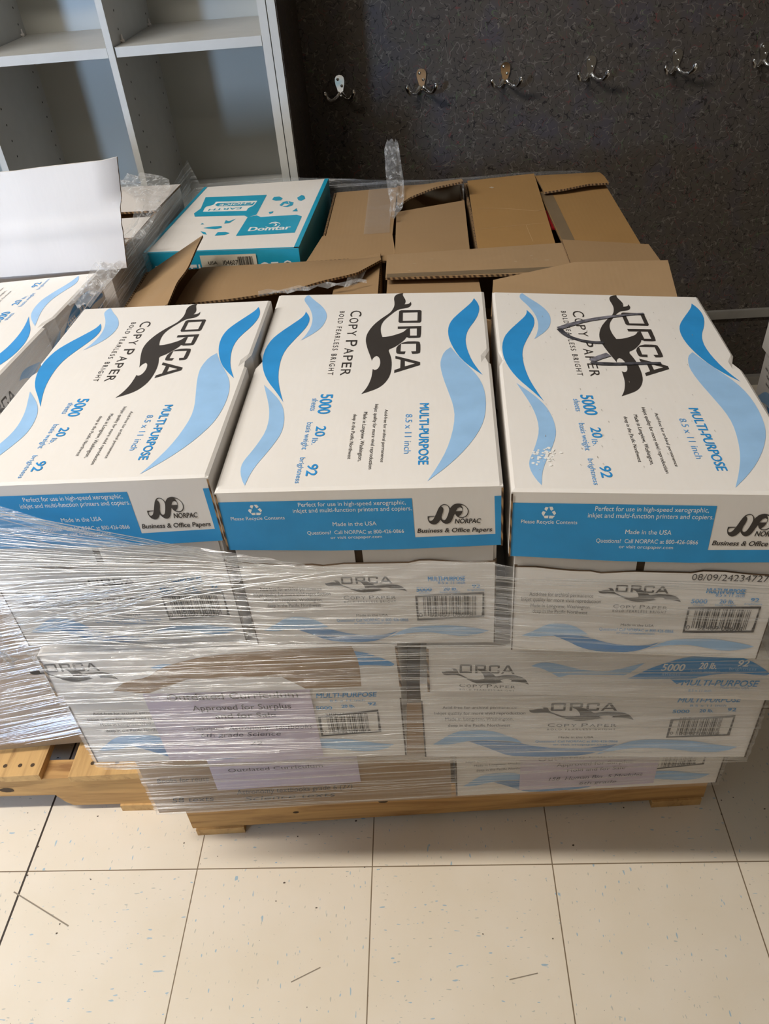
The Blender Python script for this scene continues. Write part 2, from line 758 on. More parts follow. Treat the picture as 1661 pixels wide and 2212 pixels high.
# ---- paper cases -------------------------------------------------------------
def make_lid(root, top, z_bot, prints, dents=True, end=True, flare=0.0015, name='lid', cover='white'):
    """telescoping lid: top = fl, fr, br, bl (3D); prints = {face: (items, w, h, flip)}"""
    mb = MB()
    fl, fr, br, bl = [V(p) for p in top]
    w = (fr - fl).length
    d = (bl - fl).length
    base = quad_map(fl, fr, br, bl, 1.0, 1.0)
    us = [0, 0.012, 0.04, 0.2, 0.4, 0.6, 0.8, 0.96, 0.988, 1]
    vs_ = [0, 0.008, 0.03, 0.15, 0.3, 0.45, 0.5, 0.54, 0.58, 0.62, 0.75, 0.9, 0.97, 0.992, 1]

    def topf(u, v, lift=0.0):
        p = base(u, v, lift)
        e = min(u, 1 - u)
        if e < 0.012 or min(v, 1 - v) < 0.008:
            p.z -= 0.0022
        if dents:
            g = math.exp(-((v - 0.58) / 0.022) ** 2) * max(0.0, 1 - e / 0.020)
            side = (fr - fl).normalized() * (1 if u < .5 else -1)
            p += side * 0.007 * g
            p.z -= 0.006 * g
        return p
    rows = [[topf(u, v) for u in us] for v in vs_]
    mb.grid(rows, cover, False)
    ctr = (fl + fr + br + bl) / 4

    def down(p):
        q = V((p.x, p.y, z_bot(p) if callable(z_bot) else z_bot))
        o = V((p.x - ctr.x, p.y - ctr.y, 0)).normalized()
        return q + o * flare
    fb, rb, bb, lb = (rows[0], [r[-1] for r in rows], list(reversed(rows[-1])), [r[0] for r in reversed(rows)])
    for strip in (fb, rb, bb, lb):
        mb.grid([[down(p) for p in strip], strip], cover, False)
    mb.face([down(p) for p in reversed((fl, fr, br, bl))], 'dark')
    Fm = quad_map(down(fl), down(fr), fr - V((0, 0, .0022)), fl - V((0, 0, .0022)), 1.0, 1.0)
    for u0, u1 in ((-0.001, 0.006), (0.994, 1.001)):          # raw slit where the end panel meets the side
        mb.face([Fm(u0, 0.0, .0009), Fm(u1, 0.0, .0009), Fm(u1, 0.985, .0009), Fm(u0, 0.985, .0009)], 'edge')
    for face, (items, pw, ph, flip) in prints.items():
        if face == 'top':
            def f(x, y, lift, pw=pw, ph=ph, flip=flip):
                u, v = x / pw, y / ph
                if flip:
                    u, v = 1 - u, 1 - v
                return topf(u, v, lift)
        elif face == 'front':
            f = quad_map(down(fl), down(fr), fr, fl, pw, ph)
        elif face == 'right':
            f = quad_map(down(fr), down(br), br, fr, pw, ph)
        elif face == 'left':
            f = quad_map(down(bl), down(fl), fl, bl, pw, ph)
        print_on(mb, f, items)
    return mb.build(name, root)


def make_body(root, foot, z0, z1, prints, sleeve=None, m='white', slit=True, extra=None, name='body'):
    """tray of the case; sleeve = height of the printed outer panel on the front"""
    mb = MB()
    b, t = at_z(foot, z0), at_z(foot, z1)
    mb.hexa(b, t, m)
    nrm = (b[1] - b[0]).cross(V((0, 0, 1))).normalized()
    if sleeve:
        # bare inner flaps with a gap between them, above the printed outer panel
        fm = quad_map(b[0], b[1], t[1], t[0], 1.0, z1 - z0)
        for u0, u1 in ((0.012, 0.462), (0.492, 0.988)):
            q = [fm(u0, 0.0, .002), fm(u1, 0.0, .002), fm(u1, z1 - z0, .002), fm(u0, z1 - z0, .002)]
            mb.face(q, m)
        mb.face([fm(0.46, 0, .0008), fm(0.494, 0, .0008), fm(0.494, z1 - z0, .0008), fm(0.46, z1 - z0, .0008)], 'dark')  # dark strip painted in for the shade inside the gap
        n = 24
        lo, hi = [], []
        for i in range(n + 1):
            u = i / n
            hh = sleeve - 0.004 * max(0, math.sin(u * 9 + z0 * 50)) - (0.003 if .3 < u < .7 else 0)
            lo.append(fm(u, 0.0, .0045))
            hi.append(fm(u, hh, .0045))
        mb.grid([lo, hi], m, False)
        mb.grid([hi, [p - nrm * .004 for p in hi]], 'dark', False)  # top edge coloured dark to stand in for the shadow line there
    for face, (items, pw, ph) in prints.items():
        lf = .0045 if (sleeve and face == 'front') else 0.0
        zt = z0 + ph / 1000.0
        tt = at_z(foot, zt)
        g = {'front': (b[0], b[1], tt[1], tt[0]), 'right': (b[1], b[2], tt[2], tt[1]), 'left': (b[3], b[0], tt[0], tt[3])}[face]
        f0 = quad_map(*g, pw, ph)
        print_on(mb, lambda x, y, lift, f0=f0, lf=lf: f0(x, y, lift + lf), items)
        if slit:
            for u0, u1 in ((0, 0.005), (0.995, 1.0)):
                mb.face([f0(u0 * pw, 0, lf + .0006), f0(u1 * pw, 0, lf + .0006), f0(u1 * pw, ph * .83, lf + .0006), f0(u0 * pw, ph * .83, lf + .0006)], 'dark')
    if extra:
        extra(mb, b, t)
    return mb.build(name, root)


# ---- printed artwork, millimetres on each face
LOGO = [[[(-54.7,4.7),(-48.3,4.2),(-40.1,6.5),(-32.9,8.5),(-25.0,9.1),(-18.1,7.5),(-18.7,11.3),(-20.9,14.4),(-26.3,16.0),(-17.7,17.2),(-11.5,15.6),(-7.1,12.3),(-5.0,6.8),(-3.7,2.1),(-0.0,-1.9),(5.8,-5.8),(13.1,-9.6),(22.5,-14.7),(31.1,-18.3),(39.7,-20.6),(48.2,-21.5),(58.1,-21.3),(67.8,-20.2),(77.5,-18.1),(77.0,-12.3),(73.9,-4.6),(69.4,2.4),(65.5,7.5),(60.8,10.7),(56.6,12.2),(55.4,16.8),(81.0,17.4),(79.4,12.8),(85.5,11.0),(92.0,7.6),(99.8,2.8),(106.7,-2.7),(111.7,-9.2),(124.0,-6.2),(135.4,-4.2),(147.9,-3.1),(163.6,-3.1),(177.8,-4.6),(188.1,-7.5),(197.7,-11.8),(204.8,-17.4),(210.1,-24.7),(216.8,-36.0),(207.6,-31.9),(197.5,-29.0),(185.0,-26.8),(173.4,-26.0),(159.7,-25.9),(162.2,-23.2),(160.5,-20.3),(154.5,-18.1),(146.0,-17.3),(137.3,-18.1),(130.4,-20.0),(127.1,-23.0),(129.5,-25.6),(134.4,-27.6),(139.4,-28.1),(129.3,-30.3),(117.8,-33.2),(104.7,-36.2),(90.1,-38.7),(80.7,-39.3),(69.8,-38.7),(57.4,-36.2),(43.5,-31.7),(32.3,-26.3),(22.3,-20.7),(12.9,-14.4),(4.9,-10.0),(-5.6,-7.3),(-14.7,-6.0),(-24.1,-6.2),(-36.7,-7.6),(-43.9,-7.0),(-49.5,-5.0),(-53.4,-0.9)]],[[(0.2,3.6),(0.9,29.3),(3.6,31.2),(34.6,31.3),(38.5,29.5),(38.1,3.0),(34.8,1.1),(3.1,0.9)],[(7.8,6.2),(7.4,26.0),(32.3,26.0),(32.5,6.7)]],[[(48.8,0.7),(48.4,31.4),(78.2,31.3),(81.8,29.4),(81.6,15.4),(75.1,16.9),(75.2,26.0),(55.2,25.7),(55.6,1.0)]],[[(90.8,10.5),(90.8,27.6),(94.3,30.8),(119.2,31.3),(123.6,29.7),(124.1,21.2),(117.6,19.8),(117.4,25.8),(97.4,25.6),(97.3,6.5),(117.1,6.4),(117.4,12.8),(124.1,11.6),(123.4,3.2),(119.8,0.9),(103.6,1.0)]],[[(128.1,0.6),(145.0,31.3),(152.3,31.3),(170.3,0.6),(163.2,0.6),(158.6,7.5),(138.4,7.3),(135.0,0.7)],[(141.5,12.5),(148.4,25.1),(154.9,12.9)]]]
TOP = [('P','l',[[(44.3,445.0),(53.6,428.7),(65.3,411.6),(73.1,394.9),(77.1,378.8),(76.5,360.7),(72.5,343.1),(64.7,328.5),(55.7,316.8),(49.3,308.9),(53.9,321.7),(58.3,343.7),(58.6,366.6),(55.0,387.7),(48.7,406.8),(41.0,423.7),(39.0,432.1),(40.8,442.3)]]),
('P','b',[[(46.2,392.3),(51.8,379.9),(54.5,366.7),(53.0,348.9),(47.2,329.3),(39.6,307.9),(32.5,284.8),(30.1,262.3),(31.0,236.1),(34.2,210.8),(39.9,186.4),(47.6,160.8),(36.3,182.6),(22.1,207.2),(13.5,228.3),(7.9,250.0),(5.7,267.8),(5.9,290.5),(10.2,313.9),(18.9,332.9),(30.3,352.4),(41.9,372.4),(45.5,382.8)]]),
('P','l',[[(18.4,200.0),(29.7,184.8),(40.3,168.8),(48.5,151.3),(53.1,132.7),(55.0,114.7),(54.5,97.3),(50.2,80.6),(44.3,62.8),(37.7,45.6),(32.5,27.3),(30.4,8.0),(26.4,15.5),(22.1,27.7),(20.3,40.0),(22.0,50.9),(27.1,65.1),(31.9,81.3),(36.4,101.5),(36.7,122.5),(33.8,144.5),(29.2,163.5),(23.3,183.1)]]),
('P','b',[[(275.6,425.1),(280.1,410.9),(281.9,394.4),(279.9,375.7),(274.3,355.0),(266.6,335.0),(262.5,317.9),(260.9,298.7),(262.5,275.2),(267.2,248.0),(273.1,228.2),(278.9,211.8),(267.6,228.4),(255.1,250.7),(246.7,275.9),(241.4,299.5),(239.3,321.3),(240.3,341.1),(244.6,358.8),(254.6,379.4),(266.1,400.5),(272.7,414.0)]]),
('P','l',[[(242.3,283.0),(251.9,257.5),(263.4,232.9),(273.4,209.1),(278.8,184.4),(280.3,156.8),(278.3,126.9),(273.2,102.1),(262.4,75.1),(248.3,49.5),(233.1,28.1),(215.7,7.7),(225.7,31.5),(235.3,59.7),(241.4,89.5),(244.9,121.1),(243.4,147.0),(238.6,174.1),(232.6,206.7),(229.5,232.1),(229.6,249.6),(234.2,271.8)]]),
('T', 'k', 'COPY PAPER', 108.8, 392.4, 174.3, 15.3, -90, 'W'),
('T', 'k', 'BOLD FEARLESS BRIGHT', 93.4, 391.4, 171.9, 6.8, -90, 'S'),
('T', 'b', '5000', 90.6, 175.6, 40.9, 14.2, -90, 'B'),
('T', 'l2', 'sheets', 81.2, 167.1, 25.7, 7.3, -90, ''),
('T', 'b', '20', 92.5, 109.6, 19.0, 10.8, -90, 'B'),
('T', 'l2', 'lb.', 90.5, 87.3, 11.7, 6.2, -90, ''),
('T', 'l2', 'basis weight', 81.1, 117.8, 51.1, 6.5, -90, ''),
('T', 'b', '92', 91.3, 40.2, 18.9, 11.1, -90, 'B'),
('T', 'l2', 'brightness', 81.6, 52.6, 43.2, 5.6, -90, ''),
('T', 'b', 'MULTI-PURPOSE', 206.1, 151.5, 116.1, 10.2, -90, 'B'),
('T', 'l2', '8.5 x 11 inch', 190.6, 129.9, 74.8, 7.4, -90, ''),
('T', 'k', 'Acid-free for archival permanence', 166.9, 140.4, 99.3, 3.6, -90, 'b'),
('T', 'k', 'Inkjet quality for more vivid reproduction', 155.1, 151.8, 122.0, 4.1, -90, 'b'),
('T', 'k', 'Made in Longview, Washington,', 143.3, 136.2, 92.5, 4.4, -90, 'b'),
('T', 'k', 'deep in the Pacific Northwest', 132.0, 132.3, 84.4, 4.0, -90, 'b')]
LIDEND = [('P','b2',[[(1.6,62.6),(199.5,62.0),(200.3,12.5),(282.6,14.8),(281.5,62.4),(288.4,62.6),(288.7,0.3),(148.8,-4.3),(-0.2,0.4)]]),
('T', 'w', 'Perfect for use in high-speed xerographic,', 83.7, 54.9, 109.4, 5.2, 0, 'b'),
('T', 'w', 'inkjet and multi-function printers and copiers.', 77.3, 47.4, 121.5, 5.3, 0, 'b'),
('T', 'w', 'Made in the USA', 116.3, 29.3, 45.3, 5.2, 0, 'b'),
('T', 'w', 'Questions?  Call NORPAC at 800-426-0866', 88.4, 18.8, 100.8, 4.8, 0, 'b'),
('T', 'w', 'or visit orcapaper.com', 112.1, 12.7, 53.8, 3.8, 0, 'b'),
('T', 'w', 'Please Recycle Contents', 11.0, 39.6, 56.5, 4.2, 0, 'b'),
('P','k',[[(214.3,39.3),(221.7,39.5),(221.4,38.7),(215.8,38.1),(215.1,35.9),(215.7,33.6),(217.7,33.2),(219.8,35.0),(222.3,40.2),(225.3,48.2),(227.1,51.4),(228.9,53.2),(231.8,54.2),(234.7,53.0),(236.7,50.4),(237.2,48.6),(239.3,51.8),(242.1,53.9),(246.2,54.5),(250.2,53.3),(253.7,50.3),(255.7,46.6),(255.9,43.0),(254.4,38.6),(250.9,36.4),(248.0,36.2),(245.1,37.3),(243.3,38.9),(242.1,41.9),(241.0,39.7),(238.9,33.8),(236.9,30.5),(233.9,29.0),(231.0,29.5),(228.3,32.2),(227.2,34.5),(224.5,30.4),(221.5,28.6),(218.5,28.9),(215.6,31.0),(214.2,35.2)],[(228.6,51.6),(231.8,53.3),(234.7,52.2),(236.1,49.4),(236.3,45.7),(234.0,37.6),(231.9,34.0),(229.8,34.0),(228.4,35.6),(228.4,39.3),(230.2,44.4),(230.7,48.8)],[(242.7,44.8),(245.0,48.7),(247.3,49.8),(249.4,48.3),(249.4,45.0)],[(247.9,52.6),(251.3,51.8),(254.2,48.5),(255.2,44.4),(253.8,39.7),(250.6,37.3),(247.4,37.3),(245.6,38.1),(248.5,41.0),(250.0,45.3),(249.9,49.3)]]),
('T', 'k', 'NORPAC', 241.6, 29.5, 26.4, 5.8, 0, 'Bi'),
('T', 'k', 'Business & Office Papers', 203.0, 18.4, 76.2, 5.4, 0, 'Bi'),
('P','w',[[(34.8,58.5),(37.8,58.0),(35.8,53.9),(33.5,56.0)]]),
('P','w',[[(38.3,58.7),(41.4,58.8),(42.8,56.0),(40.6,54.3),(39.6,55.3)]]),
('P','w',[[(41.2,53.0),(43.8,54.5),(45.6,51.4),(43.9,49.2)]]),
('P','w',[[(39.1,48.8),(44.6,48.6),(42.4,45.6),(38.7,45.7)]]),
('P','w',[[(33.5,48.5),(38.2,48.8),(37.8,45.8),(34.3,45.8)]]),
('P','w',[[(31.0,51.5),(32.4,53.8),(35.2,52.9),(33.6,48.9),(33.0,47.9)]])]
BODYEND = [('T', 'k', 'Acid-free for archival permanence', 17.8, 88.3, 70.2, 6.1, 0, 'b'),
('T', 'k', 'Inkjet quality for more vivid reproduction', 9.2, 80.0, 87.7, 6.4, 0, 'b'),
('T', 'k', 'Made in Longview, Washington,', 19.9, 70.7, 66.8, 5.9, 0, 'b'),
('T', 'k', 'deep in the Pacific Northwest', 22.5, 62.5, 61.3, 5.4, 0, 'b'),
('L','k',110.8,97.4,167.3,95.8,10.5),
('T', 'k', 'COPY PAPER', 111.1, 73.4, 58.5, 5.9, 0, 'W'),
('T', 'k', 'BOLD FEARLESS BRIGHT', 111.1, 67.6, 58.3, 3.6, 0, 'S'),
('T', 'k', 'Made in the USA', 122.5, 45.7, 36.5, 4.0, 0, ''),
('T', 'b', 'Questions? Call NORPAC at 800-426-0866', 99.3, 37.5, 82.3, 4.7, 0, ''),
('T', 'b', 'or visit orcapaper.com', 119.1, 33.4, 42.3, 2.8, 0, ''),
('T', 'b', 'MULTI-PURPOSE', 206.6, 99.9, 39.9, 7.1, 0, 'B'),
('T', 'b', '8.5 x 11 inch', 217.0, 95.2, 29.5, 4.8, 0, ''),
('T', 'b', '5000', 193.2, 84.5, 16.6, 6.4, 0, 'B'),
('T', 'b', '20 lb.', 222.7, 85.4, 15.4, 5.8, 0, 'B'),
('T', 'b', '92', 254.3, 88.8, 8.6, 5.7, 0, 'B'),
('T', 'b', 'sheets', 195.7, 81.1, 11.6, 2.3, 0, ''),
('T', 'b', 'basis weight', 218.8, 81.9, 22.1, 2.6, 0, ''),
('T', 'b', 'brightness', 249.2, 84.5, 18.2, 2.6, 0, ''),
('P','k',[[(191.3,78.2),(267.3,82.5),(267.7,42.6),(191.7,37.8)],[(193.6,75.5),(265.5,79.3),(265.2,45.1),(193.8,41.3)]]),
('X','k',199.8,45.8,258.4,76.8),
('T', 'k', '0   52469 00618   1', 194.2, 43.7, 71.4, 6.8, 0, ''),
('P','l',[[(11.2,24.2),(28.3,35.2),(39.7,44.5),(54.1,46.8),(69.9,44.1),(82.9,34.6),(88.4,28.8),(67.8,26.8),(53.4,26.0),(39.1,25.5),(26.3,22.4)]]),
('P','b3',[[(47.4,27.0),(61.9,28.5),(76.1,28.3),(90.0,25.0),(107.7,18.4),(127.8,14.3),(152.4,14.7),(169.0,21.0),(154.2,9.8),(137.4,3.4),(114.5,1.9),(94.0,3.8),(78.1,9.5),(66.7,17.2)]]),
('P','l',[[(157.2,9.8),(173.1,22.5),(189.4,27.8),(209.6,29.5),(229.7,29.9),(249.8,26.5),(263.9,23.2),(273.1,19.9),(260.1,14.3),(244.0,11.2),(225.7,14.0),(205.4,19.0),(185.1,18.2),(168.7,14.5)]])]
LIDLONG = [('L','k',43.1,33.7,116.4,35.6,14.8),
('T', 'k', 'COPY PAPER', 42.9, 9.5, 75.5, 5.8, 0, 'W'),
('T', 'k', 'BOLD FEARLESS BRIGHT', 43.3, 3.8, 74.0, 2.9, 0, 'S'),
('P','l',[[(137.3,48.1),(146.7,53.4),(157.8,54.7),(172.0,52.2),(189.2,47.2),(206.2,42.9),(223.0,41.5),(219.8,41.0),(239.8,42.1),(256.4,46.8),(269.9,51.8),(283.4,55.9),(268.5,41.0),(252.6,31.0),(234.9,23.0),(222.3,19.3),(208.6,22.0),(189.0,22.7),(178.8,27.3),(166.7,36.0),(151.8,44.5)]]),
('P','b',[[(214.8,14.8),(230.8,20.7),(256.1,25.9),(274.8,36.0),(290.2,46.9),(308.6,55.7),(328.1,63.8),(347.9,68.5),(367.9,70.2),(388.3,68.8),(408.9,64.9),(424.8,56.4),(438.1,47.9),(444.4,42.1),(441.2,38.6),(427.6,40.1),(405.9,42.1),(379.3,40.4),(359.6,36.0),(340.2,28.1),(324.7,20.2),(307.6,12.2),(287.2,5.7),(266.2,2.7),(244.5,3.2),(229.4,7.9)]]),
('T', 'w', '5000', 305.9, 44.2, 29.6, 10.8, 0, 'Bi'),
('T', 'w', '20 lb.', 353.3, 48.1, 21.9, 9.7, 0, 'Bi'),
('T', 'w', '92', 401.6, 52.8, 13.1, 9.6, 0, 'Bi'),
('T', 'l', 'sheets', 308.5, 36.6, 23.4, 4.5, 0, ''),
('T', 'l', 'basis weight', 343.9, 42.5, 37.5, 4.1, 0, ''),
('T', 'l', 'brightness', 392.0, 46.7, 34.2, 5.0, 0, ''),
('T', 'b', 'MULTI-PURPOSE', 335.8, 21.3, 99.3, 9.7, 0, 'Bi'),
('T', 'b', '8.5 x 11 inch', 347.0, 11.1, 29.9, 4.1, 0, ''),
('T', 'b', 'Made in the USA', 387.4, 17.1, 36.9, 3.7, 0, '')]
BODYLONG = [('T', 'k', 'Acid-free for archival permanence', 27.9, 105.6, 97.5, 5.3, 0, 'b'),
('T', 'k', 'Inkjet quality for more vivid reproduction', 16.8, 93.0, 120.6, 5.9, 0, 'b'),
('T', 'k', 'Made in Longview, Washington,', 30.8, 81.1, 91.3, 6.2, 0, 'b'),
('T', 'k', 'deep in the Pacific Northwest', 34.5, 67.8, 83.6, 6.1, 0, 'b'),
('L','k',169.8,104.4,256.1,104.4,15.8),
('T', 'k', 'COPY PAPER', 168.1, 69.9, 90.6, 7, 0, 'W'),
('T', 'k', 'BOLD FEARLESS BRIGHT', 167.8, 62.2, 90.6, 3.5, 0, 'S'),
('T', 'k', 'Made in the USA', 184.1, 44.2, 46.8, 4, 0, ''),
('T', 'b', 'Questions? Call NORPAC at 800-426-0866', 153.3, 34.2, 111.0, 4.5, 0, ''),
('T', 'b', 'or visit orcapaper.com', 178.1, 27.3, 72.6, 4, 0, ''),
('T', 'b', 'MULTI-PURPOSE', 330.4, 128.5, 78.8, 8.8, 0, 'Bi'),
('T', 'b', '8.5 x 11 inch', 347.1, 119.3, 45.7, 4.6, 0, ''),
('T', 'b', '5000', 327.4, 104.5, 21.0, 6.8, 0, 'B'),
('T', 'b', '20 lb.', 361.2, 107.4, 17.3, 6.0, 0, 'B'),
('T', 'b', '92', 396.2, 110.7, 10.5, 6.9, 0, 'B'),
('P','k',[[(327.3,90.2),(408.4,101.5),(409.1,53.9),(327.0,47.1)],[(331.2,87.6),(406.4,97.2),(405.7,56.8),(329.6,50.1)]]),
('X','k',338.7,53.3,393.4,96.7),
('T', 'k', '0   52469 00618   1', 330.7, 55.0, 75.6, 5.8, 0, ''),
('P','l',[[(12.0,27.9),(22.5,37.0),(32.2,47.3),(44.6,56.4),(59.7,60.5),(81.7,61.1),(99.1,57.7),(114.6,49.1),(129.0,40.3),(135.3,32.4),(121.2,36.2),(104.8,38.5),(87.3,39.5),(67.6,37.8),(52.2,33.7),(36.9,28.3),(21.6,26.7)]]),
('P','b3',[[(62.6,35.1),(80.8,37.3),(101.0,35.8),(118.6,34.8),(135.5,31.1),(154.3,24.7),(178.8,20.9),(207.7,20.5),(219.3,20.4),(241.9,25.1),(264.4,31.3),(251.0,17.8),(229.2,7.2),(209.7,2.6),(210.4,3.1),(181.6,0.1),(145.8,0.5),(117.6,2.5),(100.2,13.2),(81.8,25.0)]]),
('P','l',[[(237.3,5.8),(253.6,20.8),(269.1,31.4),(286.4,40.5),(306.8,42.9),(334.8,42.3),(360.2,40.3),(383.6,34.7),(402.4,28.8),(424.2,26.0),(412.9,16.5),(393.3,11.6),(372.4,12.4),(349.1,17.4),(324.7,21.7),(298.2,22.9),(274.6,19.6),(256.6,13.4)]])]
DOMTOP = [('P','t',[[(25.3,356.2),(165.8,344.8),(171.1,209.6),(156.8,192.9),(146.5,206.9),(40.0,217.4),(31.7,240.9),(37.5,273.1)]]),
('P','t',[[(155.9,193.2),(172.4,203.8),(183.2,191.4),(257.0,194.0),(268.9,181.6),(269.9,84.8),(157.6,80.6)]]),
('P','w',[[(59.2,316.7),(153.0,304.8),(152.1,270.0),(143.3,258.7),(143.9,238.3),(48.8,248.7),(44.7,283.2),(53.5,288.3),(56.6,291.6),(60.2,296.7)],[(65.7,305.5),(150.8,294.6),(149.4,274.1),(72.0,281.3),(63.6,292.1)]]),
('P','w',[[(203.8,131.3),(214.7,120.9),(223.5,119.6),(229.4,125.3),(233.7,136.3),(231.6,121.2),(223.1,114.4),(212.2,119.2)]]),
('P','w',[[(208.8,143.1),(212.5,153.8),(221.0,155.2),(229.3,149.1),(234.0,136.3),(228.5,145.6),(219.0,150.6),(212.7,145.3)]]),
('P','w',[[(217.0,145.5),(222.9,145.3),(227.0,138.1),(225.9,129.3),(220.4,128.5),(224.2,134.3),(222.1,141.8)]]),
('T', 't', 'EARTH', 128.4, 265.5, 70.0, 13.0, 180, 'B'),
('T', 'w', 'CHOICE', 146.0, 297.0, 72.0, 14.0, 180, 'B'),
('T', 'w', 'Domtar', 175.5, 105.8, 81.2, 23.4, 0, 'B'),
('P','t',[[(184.6,307.4),(185.3,325.8),(197.0,326.4),(207.0,312.3),(205.5,297.9),(194.2,297.0)]]),
('P','t',[[(208.3,264.6),(212.4,285.9),(221.1,290.8),(228.1,267.6),(217.5,275.0),(214.5,256.4)]]),
('P','t',[[(222.8,290.0),(236.3,278.2),(237.2,258.1),(228.2,248.0),(216.7,252.7),(225.1,257.6),(229.7,266.9)]]),
('P','t',[[(238.5,309.3),(245.2,327.1),(252.3,320.5),(258.0,299.8),(251.0,285.8),(244.1,291.9)]]),
('P','t',[[(243.4,218.1),(249.2,236.8),(255.1,216.3)]]),
('P','t',[[(193.8,220.5),(203.1,225.2),(203.6,214.3),(198.6,208.2)]]),
('P','t',[[(67.1,162.3),(68.3,170.1),(74.5,163.1)]]),
('P','t',[[(79.0,138.5),(95.3,144.9),(114.0,145.5),(117.2,134.7),(106.3,127.3),(88.0,133.9)]]),
('P','t',[[(114.6,87.5),(115.8,108.4),(131.3,107.5),(141.4,98.5),(133.6,88.6)]]),
('P','t',[[(78.5,118.5),(90.1,111.2),(97.3,95.4),(87.9,101.9)]]),
('P','t',[[(115.7,160.4),(113.9,181.8),(122.3,174.2),(133.4,187.9),(125.5,162.9)]])]
LOGO_AT = (173.6, 391.5)

LOGO_TOP = [('P', 'k', [[(round(LOGO_AT[0] + b, 1), round(LOGO_AT[1] - a, 1)) for a, b in L] for L in loops]) for loops in LOGO]


# ================================================================== the room
WY = 1.53                     # face of the hook wall
mb = MB(); mb.box((-2.6, -2.8, -0.06), (3.4, 1.75, 0.0), 'floor')
for a, b_, wd_ in (((-0.01, -0.036), (0.107, -0.094), .0022), ((0.49, -0.181), (0.534, -0.16), .0016), ((0.825, -0.179), (0.869, -0.17), .0016)):
    a, b_ = V((*a, 0)), V((*b_, 0))
    n = (b_ - a).cross(V((0, 0, 1))).normalized() * wd_ * .5
    for k in range(9):
        p, q = a.lerp(b_, k / 9), a.lerp(b_, (k + 1) / 9)
        mb.face([p - n + V((0, 0, .0004)), p + n + V((0, 0, .0004)), q + n + V((0, 0, .0004)), q - n + V((0, 0, .0004))][::-1], 'scuff')
for k in range(90):          # grit swept around the pallets
    x, y = random.uniform(-0.1, 1.6), random.uniform(-0.12, 0.3)
    if k % 2:
        x, y = random.uniform(0.75, 1.6), random.uniform(0.0, 0.45)
    s = random.uniform(.0008, .0024)
    pts = [(x + s * random.uniform(.6, 1.3) * math.cos(t), y + s * random.uniform(.5, 1.1) * math.sin(t), .0004) for t in (0, 1.2, 2.4, 3.6, 5)]
    mb.face(pts, 'dirt')
struct(mb, 'floor', 'cream vinyl tile floor with blue grey flecks and dark joints')
mb = MB(); mb.box((-2.6, -2.8, 2.9), (3.4, 1.75, 2.96), 'ceil'); struct(mb, 'ceiling', 'white tiled ceiling of the room')
mb = MB(); mb.box((-2.6, WY, 0), (3.4, WY + .1, 2.9), 'laminate'); struct(mb, 'wall_back', 'dark brown squiggle patterned laminate wall behind the coat hooks')
mb = MB(); mb.box((-2.7, -2.8, 0), (-2.6, 1.6, 2.9), 'wall_paint'); struct(mb, 'wall_left', 'painted wall on the left side of the room')
mb = MB(); mb.box((3.4, -2.8, 0), (3.5, 1.6, 2.9), 'wall_paint'); struct(mb, 'wall_right', 'painted wall on the right side of the room')
mb = MB()
mb.box((-2.6, -2.9, 0), (-1.75, -2.8, 2.9), 'wall_paint'); mb.box((-1.35, -2.9, 0), (-1.02, -2.8, 2.9), 'wall_paint')
mb.box((-1.75, -2.9, 0), (-1.35, -2.8, 1.2), 'wall_paint'); mb.box((-1.75, -2.9, 1.7), (-1.35, -2.8, 2.9), 'wall_paint')
mb.box((-1.02, -2.9, 0), (3.4, -2.0, 2.9), 'wall_paint')  # unseen jog added to keep the window light off the front stack
struct(mb, 'wall_front', 'painted wall with a small window and an added light-blocking jog, opposite the hooks')
mb = MB(); mb.box((-1.75, -2.87, 1.2), (-1.35, -2.86, 1.7), 'daylight')
for x in (-1.76, -1.37):
    mb.box((x, -2.86, 1.2), (x + .03, -2.84, 1.7), 'laminate_white')
struct(mb, 'window_1', 'small bluish daylit window opposite the hooks')
mb = MB(); mb.box((0.47, WY - .012, 0.226), (3.4, WY, 0.250), 'strip'); struct(mb, 'trim_1', 'pale grey horizontal strip low on the dark laminate wall')
mb = MB(); mb.box((0.47, WY - .016, 0.0), (3.4, WY, 0.03), 'strip'); struct(mb, 'baseboard_back', 'pale grey base strip of the dark laminate wall')

# ------------------------------------------------------------------ cubby shelf
SF, SB = 1.20, 1.525
sh = thing('cubby_shelf', (0.1, 1.36, 0), 'white open cubby shelf unit standing left of the coat hooks', 'shelf')


def panel(name, x0, x1, holes=0, m='laminate_white', side=None):
    mb = MB()
    mb.box((x0, SF, 0.0), (x1, SB - .006, 1.62), m, m)
    if holes:
        for y in (SF + .062, SB - .036):
            for k in range(24):
                z = 0.70 + k * .0335
                for xs, nx in ((x1 + .0004, 1), (x0 - .0004, -1)):
                    pts = [(xs, y + .0026 * math.cos(2 * PI * j / 8) * nx, z + .0026 * math.sin(2 * PI * j / 8)) for j in range(8)]
                    mb.face(pts, 'hole')
    if side:
        mb.box((x1, SF + .0035, 0.0), (x1 + .0025, SB - .006, 1.62), side)
    return mb.build(name, sh)


